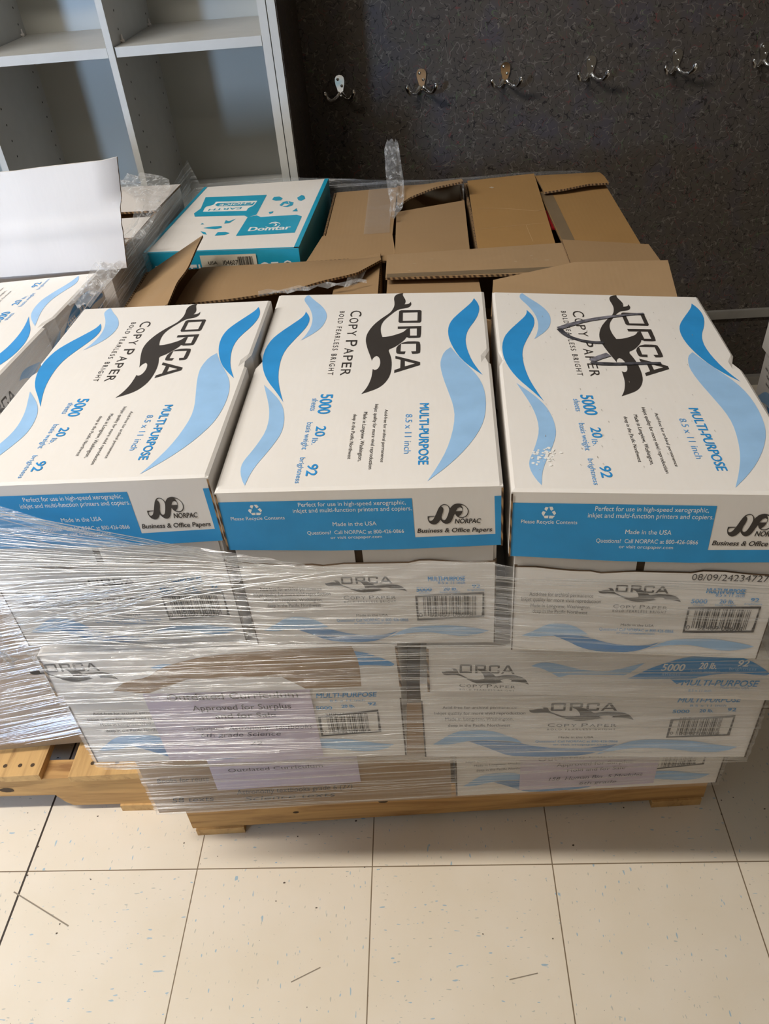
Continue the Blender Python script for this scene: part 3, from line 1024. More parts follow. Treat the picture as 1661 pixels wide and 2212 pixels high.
panel('divider', -0.565, -0.549, 1)
panel('divider', -0.2065, -0.1915, 1)
panel('divider', 0.1025, 0.1165, 1)
panel('side_panel', 0.4285, 0.4455, 1)
panel('end_panel', 0.4475, 0.4645, 0, 'laminate_white', 'laminate')
mb = MB(); mb.box((-.565, SB - .006, 0), (.4645, SB, 1.62), 'melamine_back'); mb.build('back_panel', sh)
for x0, x1 in ((-.549, -.2065), (-.1915, .1025), (.1165, .4285)):
    for z in (0.06, .70, 1.058, 1.40, 1.60):
        mb = MB()
        mb.box((x0 + .002, SF + .004, z), (x1 - .002, SB - .008, z + .0185), 'laminate_white')
        s_ = mb.build('shelf', sh)
        if z == 1.058:
            for px in (x0 + .004, x1 - .004):
                for y in (SF + .062, SB - .036):
                    mp_ = MB()
                    mp_.tube([(px - .004, y, z + .022), (px + .004, y, z + .022)], .003, 'white_in', 8)
                    mp_.tube([(px, y, z + .019), (px, y, z + .034)], [.0028, .0016], 'white_in', 8)
                    mp_.build('shelf_pin', s_)

# ------------------------------------------------------------------ coat hooks
HOOK_LABELS = ['chrome double coat hook nearest the white shelf unit, in its shade',
               'chrome double coat hook second from the white shelf unit',
               'chrome double coat hook third from the white shelf unit',
               'chrome double coat hook fourth from the white shelf unit',
               'chrome double coat hook fifth from the white shelf unit, one before the end',
               'chrome double coat hook sixth from the shelf, cut by the photo edge']


def make_hook():
    r = thing('coat_hook', (0, 0, 0), HOOK_LABELS[0], 'coat hook', 'chrome coat hooks in a row on the dark wall')
    mb = MB()
    prof = [(0.0, .034), (.008, .032), (.0125, .026), (.0135, .018), (.0125, .008), (.0095, -.002), (.0078, -.010), (.0085, -.018), (.013, -.024)]
    loop = [(x, z) for x, z in prof] + [(-x, z) for x, z in reversed(prof[1:])]
    fr_, bk, mid = [], [], []
    for x, z in loop:
        z = z * .84 - .003
        fr_.append(V((x * .86, -.0045, z * .97)))
        mid.append(V((x, -.0028, z)))
        bk.append(V((x, 0, z)))
    mb.grid([bk, mid, fr_], 'chrome', True, True)
    mb.face(list(reversed(fr_)), 'chrome')
    mb.build('plate', r)
    for s in (-1, 1):
        mb = MB()
        path = [(s * .004, -.003, -.016), (s * .010, -.008, -.023), (s * .018, -.020, -.027), (s * .027, -.034, -.025), (s * .033, -.043, -.016),
                (s * .0355, -.046, -.006), (s * .0355, -.046, -.002)]
        mb.tube(path, [.0055, .0056, .0052, .0052, .0056, .0062, .0040], 'chrome', 12)
        mb.build('prong', r)
    for x, z in ((-.004, .015), (.0045, .000)):
        mb = MB()
        rows = []
        for k in range(5):
            a = k / 4 * PI / 2
            rows.append([(x + .0036 * math.cos(a) * math.cos(2 * PI * j / 12), -.0044 - .0022 * math.sin(a), z + .0036 * math.cos(a) * math.sin(2 * PI * j / 12)) for j in range(12)])
        mb.grid(rows, 'chrome', True, True)
        mb.build('screw', r)
    return r


hook = make_hook()
for i, x in enumerate((0.551, 0.7536, 0.9594, 1.1664, 1.372, 1.5775)):
    if i == 0:
        r = hook
    else:
        r = hook.copy()
        COL.objects.link(r)
        for ch in list(hook.children):
            c = ch.copy()
            COL.objects.link(c)
            c.parent = r
        r['label'] = HOOK_LABELS[i]
    r.location = (x, WY, 0.913)


# ------------------------------------------------------------------ pallets
def pallet(loc, yaw, length, depth, boards, label, notch=None, front_low=True):
    root = thing('wooden_pallet', loc, label, 'pallet')
    mt = Matrix.Translation(V(loc)) @ Matrix.Rotation(yaw, 4, 'Z')
    zb, zs, zt = .018, .106, .122
    for k, y in enumerate((0.0, depth / 2 - .019, depth - .038)):
        mb = MB()
        # side outline of the stringer, notched for forks when asked
        low = [(0, zb)]
        if notch:
            for a, b in notch:
                low += [(a - .012, zb), (a, zb + .012), (a + .012, zb + .036), (b - .012, zb + .036), (b, zb + .012), (b + .012, zb)]
        low += [(length, zb)]
        n = len(low)
        f0 = [V((x, y, z)) for x, z in low]
        f1 = [V((x, y, zs)) for x, z in low]
        b0 = [p + V((0, .038, 0)) for p in f0]
        b1 = [p + V((0, .038, 0)) for p in f1]
        mb.grid([f0, f1], 'wood_x', False)
        mb.grid([f1, b1], 'wood_x', False)
        mb.grid([b1, b0], 'wood_x', False)
        mb.grid([b0, f0], 'wood_x', False)
        mb.face([f0[0], f1[0], b1[0], b0[0]], 'wood_x')
        mb.face([f0[-1], b0[-1], b1[-1], f1[-1]], 'wood_x')
        if k == 0:
            for x, z, rx, rz in ((.345, .068, .010, .005), (.405, .078, .011, .005), (.62, .074, .014, .007), (.19, .05, .006, .003)):
                if x < length:
                    pts = [(x + rx * math.cos(t * PI / 5) * random.uniform(.8, 1.1), y - .0005, z + rz * math.sin(t * PI / 5)) for t in range(10)]
                    mb.face(pts, 'dark')
        mb.build('stringer', root, mt)
    for x0, x1 in boards:
        mb = MB()
        j0, j1 = random.uniform(-.004, .003), random.uniform(-.004, .004)
        mb.hexa([V((x0, -.006 + j0, zs)), V((x1, -.006 + j1, zs)), V((x1, depth, zs)), V((x0, depth, zs))],
                [V((x0, -.006 + j0, zt)), V((x1, -.006 + j1, zt)), V((x1, depth, zt)), V((x0, depth, zt))], 'wood_y')
        for k in (0.25, 0.55, 0.8):
            x = x0 + (x1 - x0) * k
            pts = [(x + .004 * math.cos(t * PI / 4), .018 + .004 * math.sin(t * PI / 4), zt + .0004) for t in range(8)]
            mb.face(pts, 'dark')
        mb.build('deck_board', root, mt)
    for x0, ys in ((0.006, -.004), (length / 2 - .04, .05), (length - .090, -.004)):
        mb = MB()
        mb.box((x0, ys, 0.0002), (x0 + .086, depth, zb), 'wood_y')
        mb.build('bottom_board', root, mt)
    return root


pallet((0.287, 0.0655, 0), math.radians(2.72), 0.905, 1.06, [(0.0, .09), (.135, .225), (.27, .36), (.405, .495), (.54, .63), (.675, .765), (.815, .905)],
       'pine pallet under the front stack of white paper cases')
pallet((-0.675, 0.108, 0), math.radians(0.6), 0.905, 1.02, [(0.0, .09), (.15, .24), (.30, .39), (.45, .54), (.605, .697), (.752, .900)],
       'pine pallet with a notched side under the brown wrapped stack', notch=[(.16, .36), (.50, .715)])

# ------------------------------------------------------------------ the front stack: layer of three end-on cases
MARK = [[(204.4, 387.8), (186.8, 384.3), (165.4, 378.0), (143.0, 370.5), (121.8, 361.8), (102.8, 350.9), (84.0, 337.9)],
        [(84.8, 337.5), (89.8, 323.9), (96.1, 314.9), (105.8, 308.4), (113.7, 304.2), (125.8, 301.4), (137.4, 301.9)],
        [(138.6, 271.1), (126.1, 263.1), (114.6, 254.2)],
        [(114.3, 252.1), (119.7, 248.2), (127.6, 247.5), (145.6, 247.2), (171.3, 250.3), (197.9, 251.3)]]


def marker_items():
    out = []
    for st, w0 in zip(MARK, (9, 7, 9, 7)):
        a, b = [], []
        n = len(st)
        for i, p in enumerate(st):
            p = V((*p, 0))
            d = (V((*st[min(i + 1, n - 1)], 0)) - V((*st[max(i - 1, 0)], 0))).normalized()
            nn = V((-d.y, d.x, 0))
            w = w0 * .5 * (0.45 + 0.55 * (i if w0 == 9 and n > 3 else n - 1 - i * .3) / (n - 1)) * random.uniform(.85, 1.15)
            a.append((p + nn * w)[:2])
            b.append((p - nn * w)[:2])
        out.append(('P', 'marker2' if w0 == 9 else 'marker', [a + b[::-1]]))
    sc = []
    for k in range(60):
        x, y = 38 + random.gauss(0, 6), 57 + random.gauss(0, 8)
        r = random.uniform(.5, 2.4)
        sc.append(('P', 'w', [[(x + r * random.uniform(.5, 1.2) * math.cos(t), y + r * random.uniform(.5, 1.2) * math.sin(t)) for t in (0, 1, 2, 3, 4, 5)]]))
    return sc, out


class Lift(list):
    pass


GRP = 'white copy paper cases in the top row of the front stack'


def end_case(top, z_lid, foot, z0, label, lid_items, body_items, z1):
    c = sum((V(p) for p in foot), V((0, 0, 0))) / 4
    root = thing('paper_case', (c.x, c.y, z0), label, 'box', GRP)
    make_lid(root, top, z_lid, {'top': (lid_items, 290, 450, False), 'front': (LIDEND, 290, 76, False)})
    make_body(root, foot, z0, z1, {'front': (body_items, 280, 160)}, sleeve=0.130)
    return root


TOPF = LOGO_TOP + TOP
Ctop = [(0.5205, -0.0409, .847), (0.8101, -0.0498, .847), (0.8248, 0.4061, .847), (0.5264, 0.4361, .847)]
Cfoot = inset([V(p) for p in Ctop], .005)
end_case(Ctop, .769, Cfoot, .617, 'white copy paper case, middle one of the top row of three', TOPF, BODYEND, .775)
Ltop = [(0.2350, -0.0315, .862), (0.5158, -0.0341, .862), (0.5235, 0.3845, .862), (0.2487, 0.3936, .862)]
Lfoot = inset([V(p) for p in Ltop], .005)
end_case(Ltop, .777, Lfoot, .617, 'white copy paper case with film across its blue band, beside the wrapped brown stack', TOPF, BODYEND, .785)
sc_items, mk_items = marker_items()
for k in range(70):
    x, y = random.uniform(20, 275), random.uniform(15, 440)
    l_ = random.uniform(.6, 3.5)
    sc_items.append(('P', 'stain', [[(x, y), (x + .5, y), (x + .6, y + l_), (x + .1, y + l_)]]))
Rtop = [(0.8175, -0.0574, .845), (1.0975, -0.083, .845), (1.1077, 0.3516, .845), (0.8367, 0.4074, .845)]
Rfoot = inset([V(p) for p in Rtop], .006)
DATE = [('T', 'k', '08/09/24234727', 188, 118, 78, 9, 0, '')]
end_case(Rtop, .760, Rfoot, .612, 'white copy paper case with black marker strokes scribbled over its whale logo', TOPF + sc_items + mk_items, BODYEND + DATE, .768)

# ------------------------------------------------------------------ second layer: two long-side cases
foot2L = rect(0.2575, -0.041, 0.4325, 0.29, 0.0)
root = thing('paper_case', (0.47, 0.1, .385), 'white paper case with a torn brown lid side and lilac notice reading Outdated Curriculum', 'box', 'white paper cases lying lengthways under the top row')
TORN = [('P', 'kraft', [[(78, 8), (100, 26), (128, 30), (150, 48), (185, 60), (220, 68), (300, 74), (395, 76), (401, 48), (399, 3), (300, 1), (200, 2), (120, 0)]])]
lidtop2L = at_z(rect(0.2545, -0.0455, 0.4365, 0.30, 0.0), .616)
LL2 = [(k[0], k[1]) + ((0.0 + (k[2] - 42.5) * .95 + 2, k[3] + 12, (k[4] - 42.5) * .95 + 2, k[5] + 12, k[6]) if k[0] == 'L' else k[2:]) for k in LIDLONG if k[0] != 'T']
make_lid(root, lidtop2L, .538, {'front': (LL2 + [('P', 'l', [[(-1, -1), (-1, -1.1), (-1.1, -1)]])] * 8 + TORN, 450, 78, False)}, dents=False)
make_body(root, foot2L, .385, .545, {'front': (BODYLONG, 440, 150)}, slit=True)
fm = quad_map((0.2545, -0.041, .385), (.691, -.041, .385), (.691, -.041, .545), (.2545, -.041, .545), 436.5, 160)


def notice(parent, fm, x0, y0, x1, y1, lines, lift=.002, label='lilac paper notice', m='lilac'):
    mb = MB()
    rows = [[fm(x0 + (x1 - x0) * i / 8, y0 + (y1 - y0) * j / 4, lift + .0006 * math.sin(i * 1.3 + j)) for i in range(9)] for j in range(5)]
    mb.grid(rows, m, True)
    for s, x, y, ln, h, c, st in lines:
        vs, fs = glyphs(s, st)
        mb.decal(fm, ([(x + a * ln, y + b * h) for a, b in vs], fs), c, lift + .0016)
    o = mb.build('paper_notice', parent)
    o['label'] = label
    return o


notice(root, fm, 108, 4, 322, 153, [
    ('Outdated Curriculum', 138, 135, 168, 13, 'k', ''), ('Approved for Surplus', 166, 113, 128, 11, 'k', ''), ('and for Sale', 192, 96, 80, 10, 'k', ''),
    ('Description:', 158, 72, 42, 6, 'k', ''), ('Astronomy  textbooks', 204, 70, 112, 9, 'pen', 'i'), ('6th grade Science', 164, 56, 108, 9, 'pen', 'i'),
    ('22', 226, 36, 18, 9, 'pen', 'i')])
root2L = root

foot2R = rect(0.7145, -0.0405, 0.4225, 0.29, -0.027)
root = thing('paper_case', (0.92, 0.1, .380), 'white paper case with blue waves lying lengthways under the marker-scribbled case', 'box', 'white paper cases lying lengthways under the top row')
lidtop2R = rect(0.7255, -0.0455, 0.4225, 0.30, -0.032)
for p_ in lidtop2R:                     # the lid sags towards its outer end
    p_.z = .609 - .010 * max(0, (p_.x - .7255) / .42)
make_lid(root, lidtop2R, lambda p: .527 - .0185 * max(0, (p.x - .7255) / .42), {'front': (LIDLONG, 470, 78, False)}, dents=False)
def squeeze(items, k):
    """artwork pressed down towards the sagging end"""
    out = []
    f = lambda x, y: (x, y * (1 - k * x / 440))
    for it in items:
        if it[0] == 'P':
            out.append(('P', it[1], [[f(*p) for p in L] for L in it[2]]))
        elif it[0] == 'T':
            out.append(it[:3] + f(it[3], it[4]) + it[5:])
        elif it[0] == 'L':
            out.append(it[:2] + f(it[2], it[3]) + f(it[4], it[5]) + it[6:])
        else:
            out.append(it[:2] + f(it[2], it[3]) + f(it[4], it[5]))
    return out


make_body(root, foot2R, .380, .535, {'front': (squeeze(BODYLONG, .13), 440, 147)})

# ------------------------------------------------------------------ third layer on the pallet
YAW3 = math.radians(2.1)
foot3L = rect(0.2600, 0.0350, 0.490, 0.30, YAW3)
root = thing('carton', (0.5, 0.19, .1225), 'brown carton with lilac notices, lowest on the pallet at the left', 'box')
make_body(root, foot3L, .1225, .378, {}, m='kraft_w', slit=False, name='carton_body')
b = at_z(foot3L, .1225); t = at_z(foot3L, .378)
fm = quad_map(b[0], b[1], t[1], t[0], 490, 255.5)
notice(root, fm, 112, 62, 345, 200, [('Outdated Curriculum', 140, 112, 150, 9, 'k', '')], label='lilac notice')
for s, x, y, ln, h in (('Astronomy textbooks grade 6 (27)', 140, 44, 190, 14), ('Science texts', 150, 24, 150, 13), ('Books for reuse', 20, 88, 84, 12), ('58 texts', 30, 30, 70, 14)):
    mb = MB()
    vs, fs = glyphs(s, 'i')
    mb.decal(fm, ([(x + a * ln, y + q * h) for a, q in vs], fs), 'k', .0012)
    mb.build('marker_writing', root)
foot3R = rect(0.7575, 0.0560, 0.4260, 0.30, YAW3)
root = thing('paper_case', (0.97, 0.2, .1225), 'white paper case with a lilac notice, lowest on the pallet at the right', 'box')
make_body(root, foot3R, .1225, .372, {'front': (BODYLONG, 440, 147)})
b = at_z(foot3R, .1225); t = at_z(foot3R, .3725)
fm = quad_map(b[0], b[1], t[1], t[0], 426, 250)
notice(root, fm, 103, 10, 322, 110, [('Outdated Curriculum', 130, 92, 165, 11, 'k', ''), ('Approved for Surplus', 160, 74, 120, 9, 'k', ''), ('Hold and for Sale', 178, 58, 92, 8, 'k', ''),
    ('158  Human Bio  5 Modules', 150, 36, 150, 9, 'pen', 'i'), ('6th grade', 200, 20, 60, 8, 'pen', 'i')], label='lilac notice')

# plain cartons inside the load, under the open brown boxes
for i, (x, y, w, d, z0, z1) in enumerate(((0.252, .38, .43, .76, .1225, .37), (.70, .385, .43, .755, .1225, .37), (0.256, .26, .43, .88, .3795, .605), (.70, .26, .43, .88, .3795, .603))):
    foot = rect(x, y, w, d, math.radians(1.2 if z0 < .2 else 0))
    mb = MB()
    mb.hexa(at_z(foot, z0), at_z(foot, z1), 'kraft')
    tag(mb.build('carton'), 'plain brown carton buried inside the wrapped load under the open boxes', 'box', 'buried cartons of the front load')


# ------------------------------------------------------------------ open brown boxes behind the white row
def open_box(root, q, z0, z1, m='kraft', th=.004, floor_drop=.10):
    """four walls and a low fill level so the opening reads dark"""
    mb = MB()
    o0, o1 = at_z(q, z0), at_z(q, z1)
    qi = inset(q, th)
    i1, i0 = at_z(qi, z1), at_z(qi, z1 - floor_drop)
    for i in range(4):
        j = (i + 1) % 4
        mb.face([o0[i], o0[j], o1[j], o1[i]], m)
        mb.face([o1[i], o1[j], i1[j], i1[i]], 'edge')
        mb.face([i1[i], i1[j], i0[j], i0[i]], m)
    mb.face(i0, 'kraft')
    mb.face(list(reversed(o0)), m)
    return mb.build('carton_body', root)


def flap(root, pts, m='kraft', th=.004, name='flap', extra=None):
    mb = MB()
    mb.plate(pts, th, m)
    if extra:
        extra(mb)
    return mb.build(name, root)


def curl_flap(root, hinge, free, m, th=.004, bow=0.0, name='flap', wob=0.0, n=16):
    """flap between a hinge edge and a free edge, gently bowed, with a raw corrugated free edge"""
    mb = MB()
    h0, h1 = V(hinge[0]), V(hinge[1])
    fp = [V(p) for p in free]

    def fr_(u):
        x = u * (len(fp) - 1)
        i = min(int(x), len(fp) - 2)
        return fp[i].lerp(fp[i + 1], x - i)
    up, lo = [], []
    for k in range(7):
        v = k / 6
        r = []
        for i in range(n + 1):
            u = i / n
            p = h0.lerp(h1, u).lerp(fr_(u), v)
            p.z += bow * math.sin(PI * v) + wob * v * math.sin(u * 11)
            r.append(p)
        up.append(r)
        lo.append([p - V((0, 0, th)) for p in r])
    mb.grid(up, m, True)
    mb.grid(list(reversed(lo)), m, True)
    mb.grid([up[-1], lo[-1]], 'edge', False)
    mb.grid([[r[0] for r in up], [r[0] for r in lo]], 'edge', False)
    mb.grid([[r[-1] for r in reversed(up)], [r[-1] for r in reversed(lo)]], 'edge', False)
    return mb.build(name, root)


def strokes(fm, lines, m):
    def ex(mb):
        for L, w in lines:
            for p, q in zip(L, L[1:]):
                d = V((q[0] - p[0], q[1] - p[1], 0)).normalized() * w * .5
                mb.face([fm(p[0] + d.y, p[1] - d.x, .0005), fm(q[0] + d.y, q[1] - d.x, .0005), fm(q[0] - d.y, q[1] + d.x, .0005), fm(p[0] - d.y, p[1] + d.x, .0005)], m)
    return ex


# A: gaping box behind the left white case
rA = thing('open_carton', (0.455, .58, .607), 'open brown carton with raised torn flaps in front of the teal and white box', 'box')
qA = rect(.236, .445, .432, .277, math.radians(0.5))
open_box(rA, qA, .607, .783)
curl_flap(rA, [(.239, .722, .783), (.239, .45, .783)], [(.3515, .7257, .842), (.353, .60, .838), (.3535, .52, .842), (.354, .4451, .840)], 'kraft', wob=.0012)
curl_flap(rA, [(.335, .727, .783), (.662, .722, .783)], [(.3326, .540, .796), (.43, .548, .797), (.5313, .5622, .801), (.57, .578, .805), (.6286, .600, .806), (.668, .662, .802)], 'kraft', bow=.004)
flap(rA, [(.665, .45, .786), (.665, .725, .786), (.592, .715, .779), (.585, .45, .779)][::-1])
flap(rA, [(.52, .447, .783), (.662, .447, .783), (.655, .575, .776), (.53, .57, .776)], 'kraft2')
# tape tatters along the torn edge
mb = MB()
mb.grid([[(.47 + i * .016, .5555 + i * .0022 + .002 * math.sin(i * 2), .8035 + .002 * math.sin(i * 2.1)) for i in range(12)],
         [(.47 + i * .016, .5485 + i * .0026 + .003 * math.sin(i * 1.3), .7985 + .003 * math.sin(i * 3.3)) for i in range(12)]], 'film_tail', True)
mb.grid([[(.615 + i * .006, .597 + i * .006, .803 + .003 * math.sin(i * 2)) for i in range(6)],
         [(.607 + i * .006, .583 + i * .005, .788 + .005 * math.sin(i * 1.7)) for i in range(6)]], 'film_tail', True)
mb.build('torn_tape', rA)

# D: closed box behind the middle and right white cases
rD = thing('open_carton', (0.90, .58, .607), 'worn brown carton with overlapping dusty flaps behind the right white cases', 'box')
qD = rect(.6755, .447, .446, .262, math.radians(-1.2))
open_box(rD, qD, .607, .783)
flap(rD, [(.678, .452, .786), (.832, .450, .786), (.8297, .635, .786), (.679, .64, .786)], 'kraft')
flap(rD, [(.839, .450, .786), (1.118, .442, .785), (1.125, .560, .812), (.982, .574, .8125), (.850, .545, .803)], 'kraft_w')
qd = [(.677, .5877, .800), (.984, .560, .8018), (.9815, .700, .797), (.6765, .7085, .792)]
fd = quad_map(*qd, 305, 120)


def dusty(mb):
    strokes(fd, [([(2, 9), (90, 10), (200, 12), (300, 14)], 17)], 'tape_k')(mb)
    for k in range(26):
        x, y = random.choice((70, 95, 215, 240)) + random.gauss(0, 18), 55 + random.gauss(0, 14)
        strokes(fd, [([(x, y), (x + random.uniform(1, 7), y + random.uniform(-1, 1))], random.uniform(.5, 1.6))], 'dust')(mb)


flap(rD, qd, 'kraft_w', extra=dusty)
flap(rD, [(.978, .560, .806), (1.1205, .545, .804), (1.1185, .655, .8025), (.980, .6915, .806)], 'kraft')
# B: middle of the back row
rB = thing('open_carton', (0.69, .93, .607), 'brown carton with clear tape and one lifted back flap beside the teal and white box', 'box')
qB = rect(.545, .730, .281, .405, math.radians(-0.6))
open_box(rB, qB, .607, .775)
flap(rB, [(.552, .745, .778), (.681, .735, .781), (.690, 1.125, .781), (.556, 1.128, .778)], 'kraft')
flap(rB, [(.690, .716, .7865), (.823, .706, .7865), (.8290, 1.000, .784), (.690, .955, .784)], 'kraft')
flap(rB, [(.528, .722, .782), (.688, .700, .784), (.690, .742, .7845), (.683, .838, .7835), (.548, .850, .7825)], 'kraft')
curl_flap(rB, [(.690, 1.128, .783), (.826, 1.126, .783)], [(.692, .968, .792), (.72, .985, .803), (.77, 1.00, .814), (.8273, 1.012, .818)], 'kraft', bow=.006)
mb = MB()
mb.grid([[(.628 + i * .0125, y, .7835 + .0006 * math.sin(y * 60)) for i in range(5)] for y in (.842, .88, .93, .98, 1.03, 1.08, 1.122)], 'tape', True)
mb.build('tape_strip', rB)
# C: ochre box at the back right
rC = thing('open_carton', (0.98, .93, .607), 'ochre brown carton with creased flaps at the far right corner of the load', 'box')
qC = rect(.8375, .712, .284, .418, math.radians(0.3))
open_box(rC, qC, .607, .779)
qc = [(.838, .716, .783), (.975, .728, .786), (.9865, 1.1300, .789), (.8425, 1.124, .785)]
fc = quad_map(*qc, 145, 405)
flap(rC, qc, 'kraft2', extra=lambda mb: (strokes(fc, [([(12, 225), (40, 216), (70, 205), (105, 185), (128, 172), (143, 178)], 1.6), ([(10, 110), (75, 108), (138, 104)], .9), ([(105, 20), (100, 104)], .8)], 'crease_k')(mb),
                                         strokes(fc, [([(46, 345), (52, 338)], 7)], 'dust')(mb)))
qc2 = [(.990, .728, .781), (1.121, .700, .781), (1.1235, 1.050, .781), (.985, 1.03, .781)]
fc2 = quad_map(*qc2, 130, 330)
flap(rC, qc2, 'kraft2', extra=lambda mb: strokes(fc2, [([(12, 6), (12, 322)], 22)], 'tape_k')(mb))
curl_flap(rC, [(.987, 1.128, .785), (1.124, 1.122, .785)], [(.9905, .9985, .790), (1.03, 1.000, .793), (1.08, 1.012, .796), (1.1235, 1.018, .794)], 'kraft2', bow=.003)
mb = MB()
mb.plate([(.97, .835, .774), (1.0, .835, .774), (1.005, .93, .776), (.968, .93, .776)], .003, 'red', 'red')
tag(mb.build('book'), 'red book cover peeping through the flaps of the ochre carton', 'book')

# teal and white box
rT = thing('paper_case', (0.385, .95, .607), 'teal and white paper case lying behind the torn brown flaps', 'box')
Ttop = [V((.2205, .7641, .802)), V((.5157, .7418, .802)), V((.5388, 1.150, .802)), V((.2600, 1.150, .802))]
mb = MB()
mb.hexa(at_z(inset(Ttop, .002), .607), Ttop, 'white', 't')
fT = quad_map(*Ttop, 290, 440)
for q in ([(0, 0), (290, 0), (290, 5), (0, 5)], [(281, 0), (290, 0), (290, 440), (281, 440)], [(0, 0), (7, 0), (7, 440), (0, 440)]):
    mb.decal(fT, (q, [[0, 1, 2, 3]]), 't', .0005)
print_on(mb, fT, DOMTOP)
tb = at_z(inset(Ttop, .002), .607)
ff = quad_map(tb[0], tb[1], Ttop[1], Ttop[0], 290, 195)
for s, x, ln in (('EARTHCHOICE', 18, 232), ('\u00ae', 256, 22)):
    vs, fs = glyphs(s, 'B')
    h = 46 if ln > 100 else 30
    mb.decal(ff, ([(x + a * ln, (126 if ln > 100 else 142) + b * h) for a, b in vs], fs), 'w', .0008)
mb.build('case_shell', rT)
mb = MB()
rows = [[ff(107 + i * 13, 138 + j * 10, .002) for i in range(9)] for j in range(6)]
mb.grid(rows, 'label', False)
for s, x, y, ln, h in (('USA', 120, 171, 17, 6), ('I04607', 148, 169, 28, 9), ('#8G0K80', 178, 156, 26, 8), ('Imported paper', 112, 160, 36, 3), ('item number', 112, 154, 32, 3), ('8.5 x 11', 114, 148, 26, 3)):
    vs, fs = glyphs(s, '')
    mb.decal(ff, ([(x + a * ln, y + b * h) for a, b in vs], fs), 'k', .0026)
mb.decal(ff, barcode(176, 167, 204, 184), 'k', .0026)
o = mb.build('shipping_label', rT)
o['label'] = 'cream barcode label'

# ------------------------------------------------------------------ the second pallet, at the left
LD = [k for k in LIDLONG]
rW = thing('paper_case', (0.04, .36, .600), 'white paper case on the left load showing blue waves on its lid', 'box')
Wtop = [V((-.085, .130, .840)), V((.165, .150, .840)), V((.2015, .5865, .840)), V((-.060, .5600, .840))]
make_lid(rW, Wtop, .762, {'top': (TOPF, 290, 450, True), 'right': (LIDLONG, 450, 78, False)})
make_body(rW, inset(Wtop, .006), .600, .770, {'right': (BODYLONG, 440, 150)})
# opened white carton behind it, flap standing up
rF = thing('open_carton', (0.06, .68, .600), 'white carton with a creased white flap standing upright behind the blue wave case', 'box')
qF = [V((-.30, .595, 0)), V((.212, .612, 0)), V((.216, .745, 0)), V((-.30, .745, 0))]
open_box(rF, qF, .600, .838, 'white_in')
mb = MB()
# upright flap: grid with creases
F0, F1 = V((-.30, .585, .838)), V((.2465, .6035, .838))
F2, F3 = V((.268, .622, 1.003)), V((-.30, .612, .985))
rows = []
for j in range(15):
    v = j / 14
    r = []
    for i in range(29):
        u = i / 28
        p = F0.lerp(F1, u).lerp(F3.lerp(F2, u), v)
        cr = 0.0040 * math.exp(-((u - .86 + .25 * (v - .4)) / .018) ** 2) + 0.0035 * math.exp(-((v - .38 - .06 * u) / .03) ** 2) + .003 * math.exp(-((u - .70 - .04 * v) / .012) ** 2)
        if u > .965 and v > .62:
            p.y += (u - .965) * .35
        p.y += -cr + .0015 * math.sin(u * 9) * v
        r.append(p)
    rows.append(r)
back = [[p + V((0, .004, 0)) for p in r] for r in rows]
mb.grid(rows, 'white_in', True)
mb.grid([list(reversed(r)) for r in back], 'white_in', True)
mb.grid([rows[-1], back[-1]], 'white_in', False)
mb.grid([[r[-1] for r in rows], [r[-1] for r in back]], 'edge', False)
mb.build('upright_flap', rF)
# white case behind with its corner showing
rK = thing('carton', (0.05, .9, .600), 'white carton under crumpled film at the back of the left load', 'box')
qK = [V((-.10, .755, 0)), V((.2130, .755, 0)), V((.2330, 1.055, 0)), V((-.09, 1.075, 0))]
open_box(rK, qK, .600, .834, 'white_in', floor_drop=.012)
flap(rK, [(-.09, .905, .838), (.222, .895, .838), (.2350, 1.057, .838), (-.09, 1.08, .838)], 'white_in')
flap(rK, [(-.09, .760, .834), (.2125, .760, .834), (.2195, .865, .836), (-.09, .868, .836)], 'white_in')
# brown cartons under them
fa = math.radians(5)
for i, (z0, z1, lab) in enumerate(((.1225, .358, 'brown film-wrapped carton at the bottom of the left load, on its pallet'),
                                   (.360, .598, 'brown film-wrapped carton in the middle of the left load, under the white boxes'))):
    rr = thing('carton', (-.2, .62, z0), lab, 'box')
    q = [V((-.56, .128 + .01 * i, 0)), V((.198, .188 - .006 * i, 0)), V((.216, 1.08, 0)), V((-.56, 1.08, 0))]
    make_body(rr, q, z0, z1, {}, m='kraft_w', slit=False, name='carton_body')

# ------------------------------------------------------------------ stack at the far right edge
for i, (z0, z1, lab) in enumerate(((0.0005, .203, 'white paper case on the floor beyond the right end of the load'),
                                   (.2045, .407, 'blue waved paper case in the middle of the stack past the right end'),
                                   (.4085, .612, 'white lidded paper case topping the stack past the right end'))):
    rr = thing('paper_case', (1.55, .55, z0), lab, 'box', 'paper cases stacked at the far right edge')
    q = [V((1.400, .335, 0)), V((1.69, .335, 0)), V((1.69, .765, 0)), V((1.400, .765, 0))]
    make_body(rr, inset(q, .006), z0, z1 - .06, {'left': (BODYLONG, 440, 140), 'front': (BODYEND, 280, 160)}, slit=False)
    make_lid(rr, at_z(q, z1), z1 - .075, {'left': (LIDLONG, 450, 78, False), 'front': (LIDEND, 290, 76, False), 'top': (TOPF, 290, 450, False)}, dents=False)


# ------------------------------------------------------------------ stretch film
def interp(tab, x):
    if x <= tab[0][0]:
        return tab[0][1]
    for (a, va), (b, vb) in zip(tab, tab[1:]):
        if x <= b:
            return va + (vb - va) * (x - a) / (b - a)
    return tab[-1][1]


def hash1(i, j):
    return (math.sin(i * 127.1 + j * 311.7) * 43758.5453) % 1.0


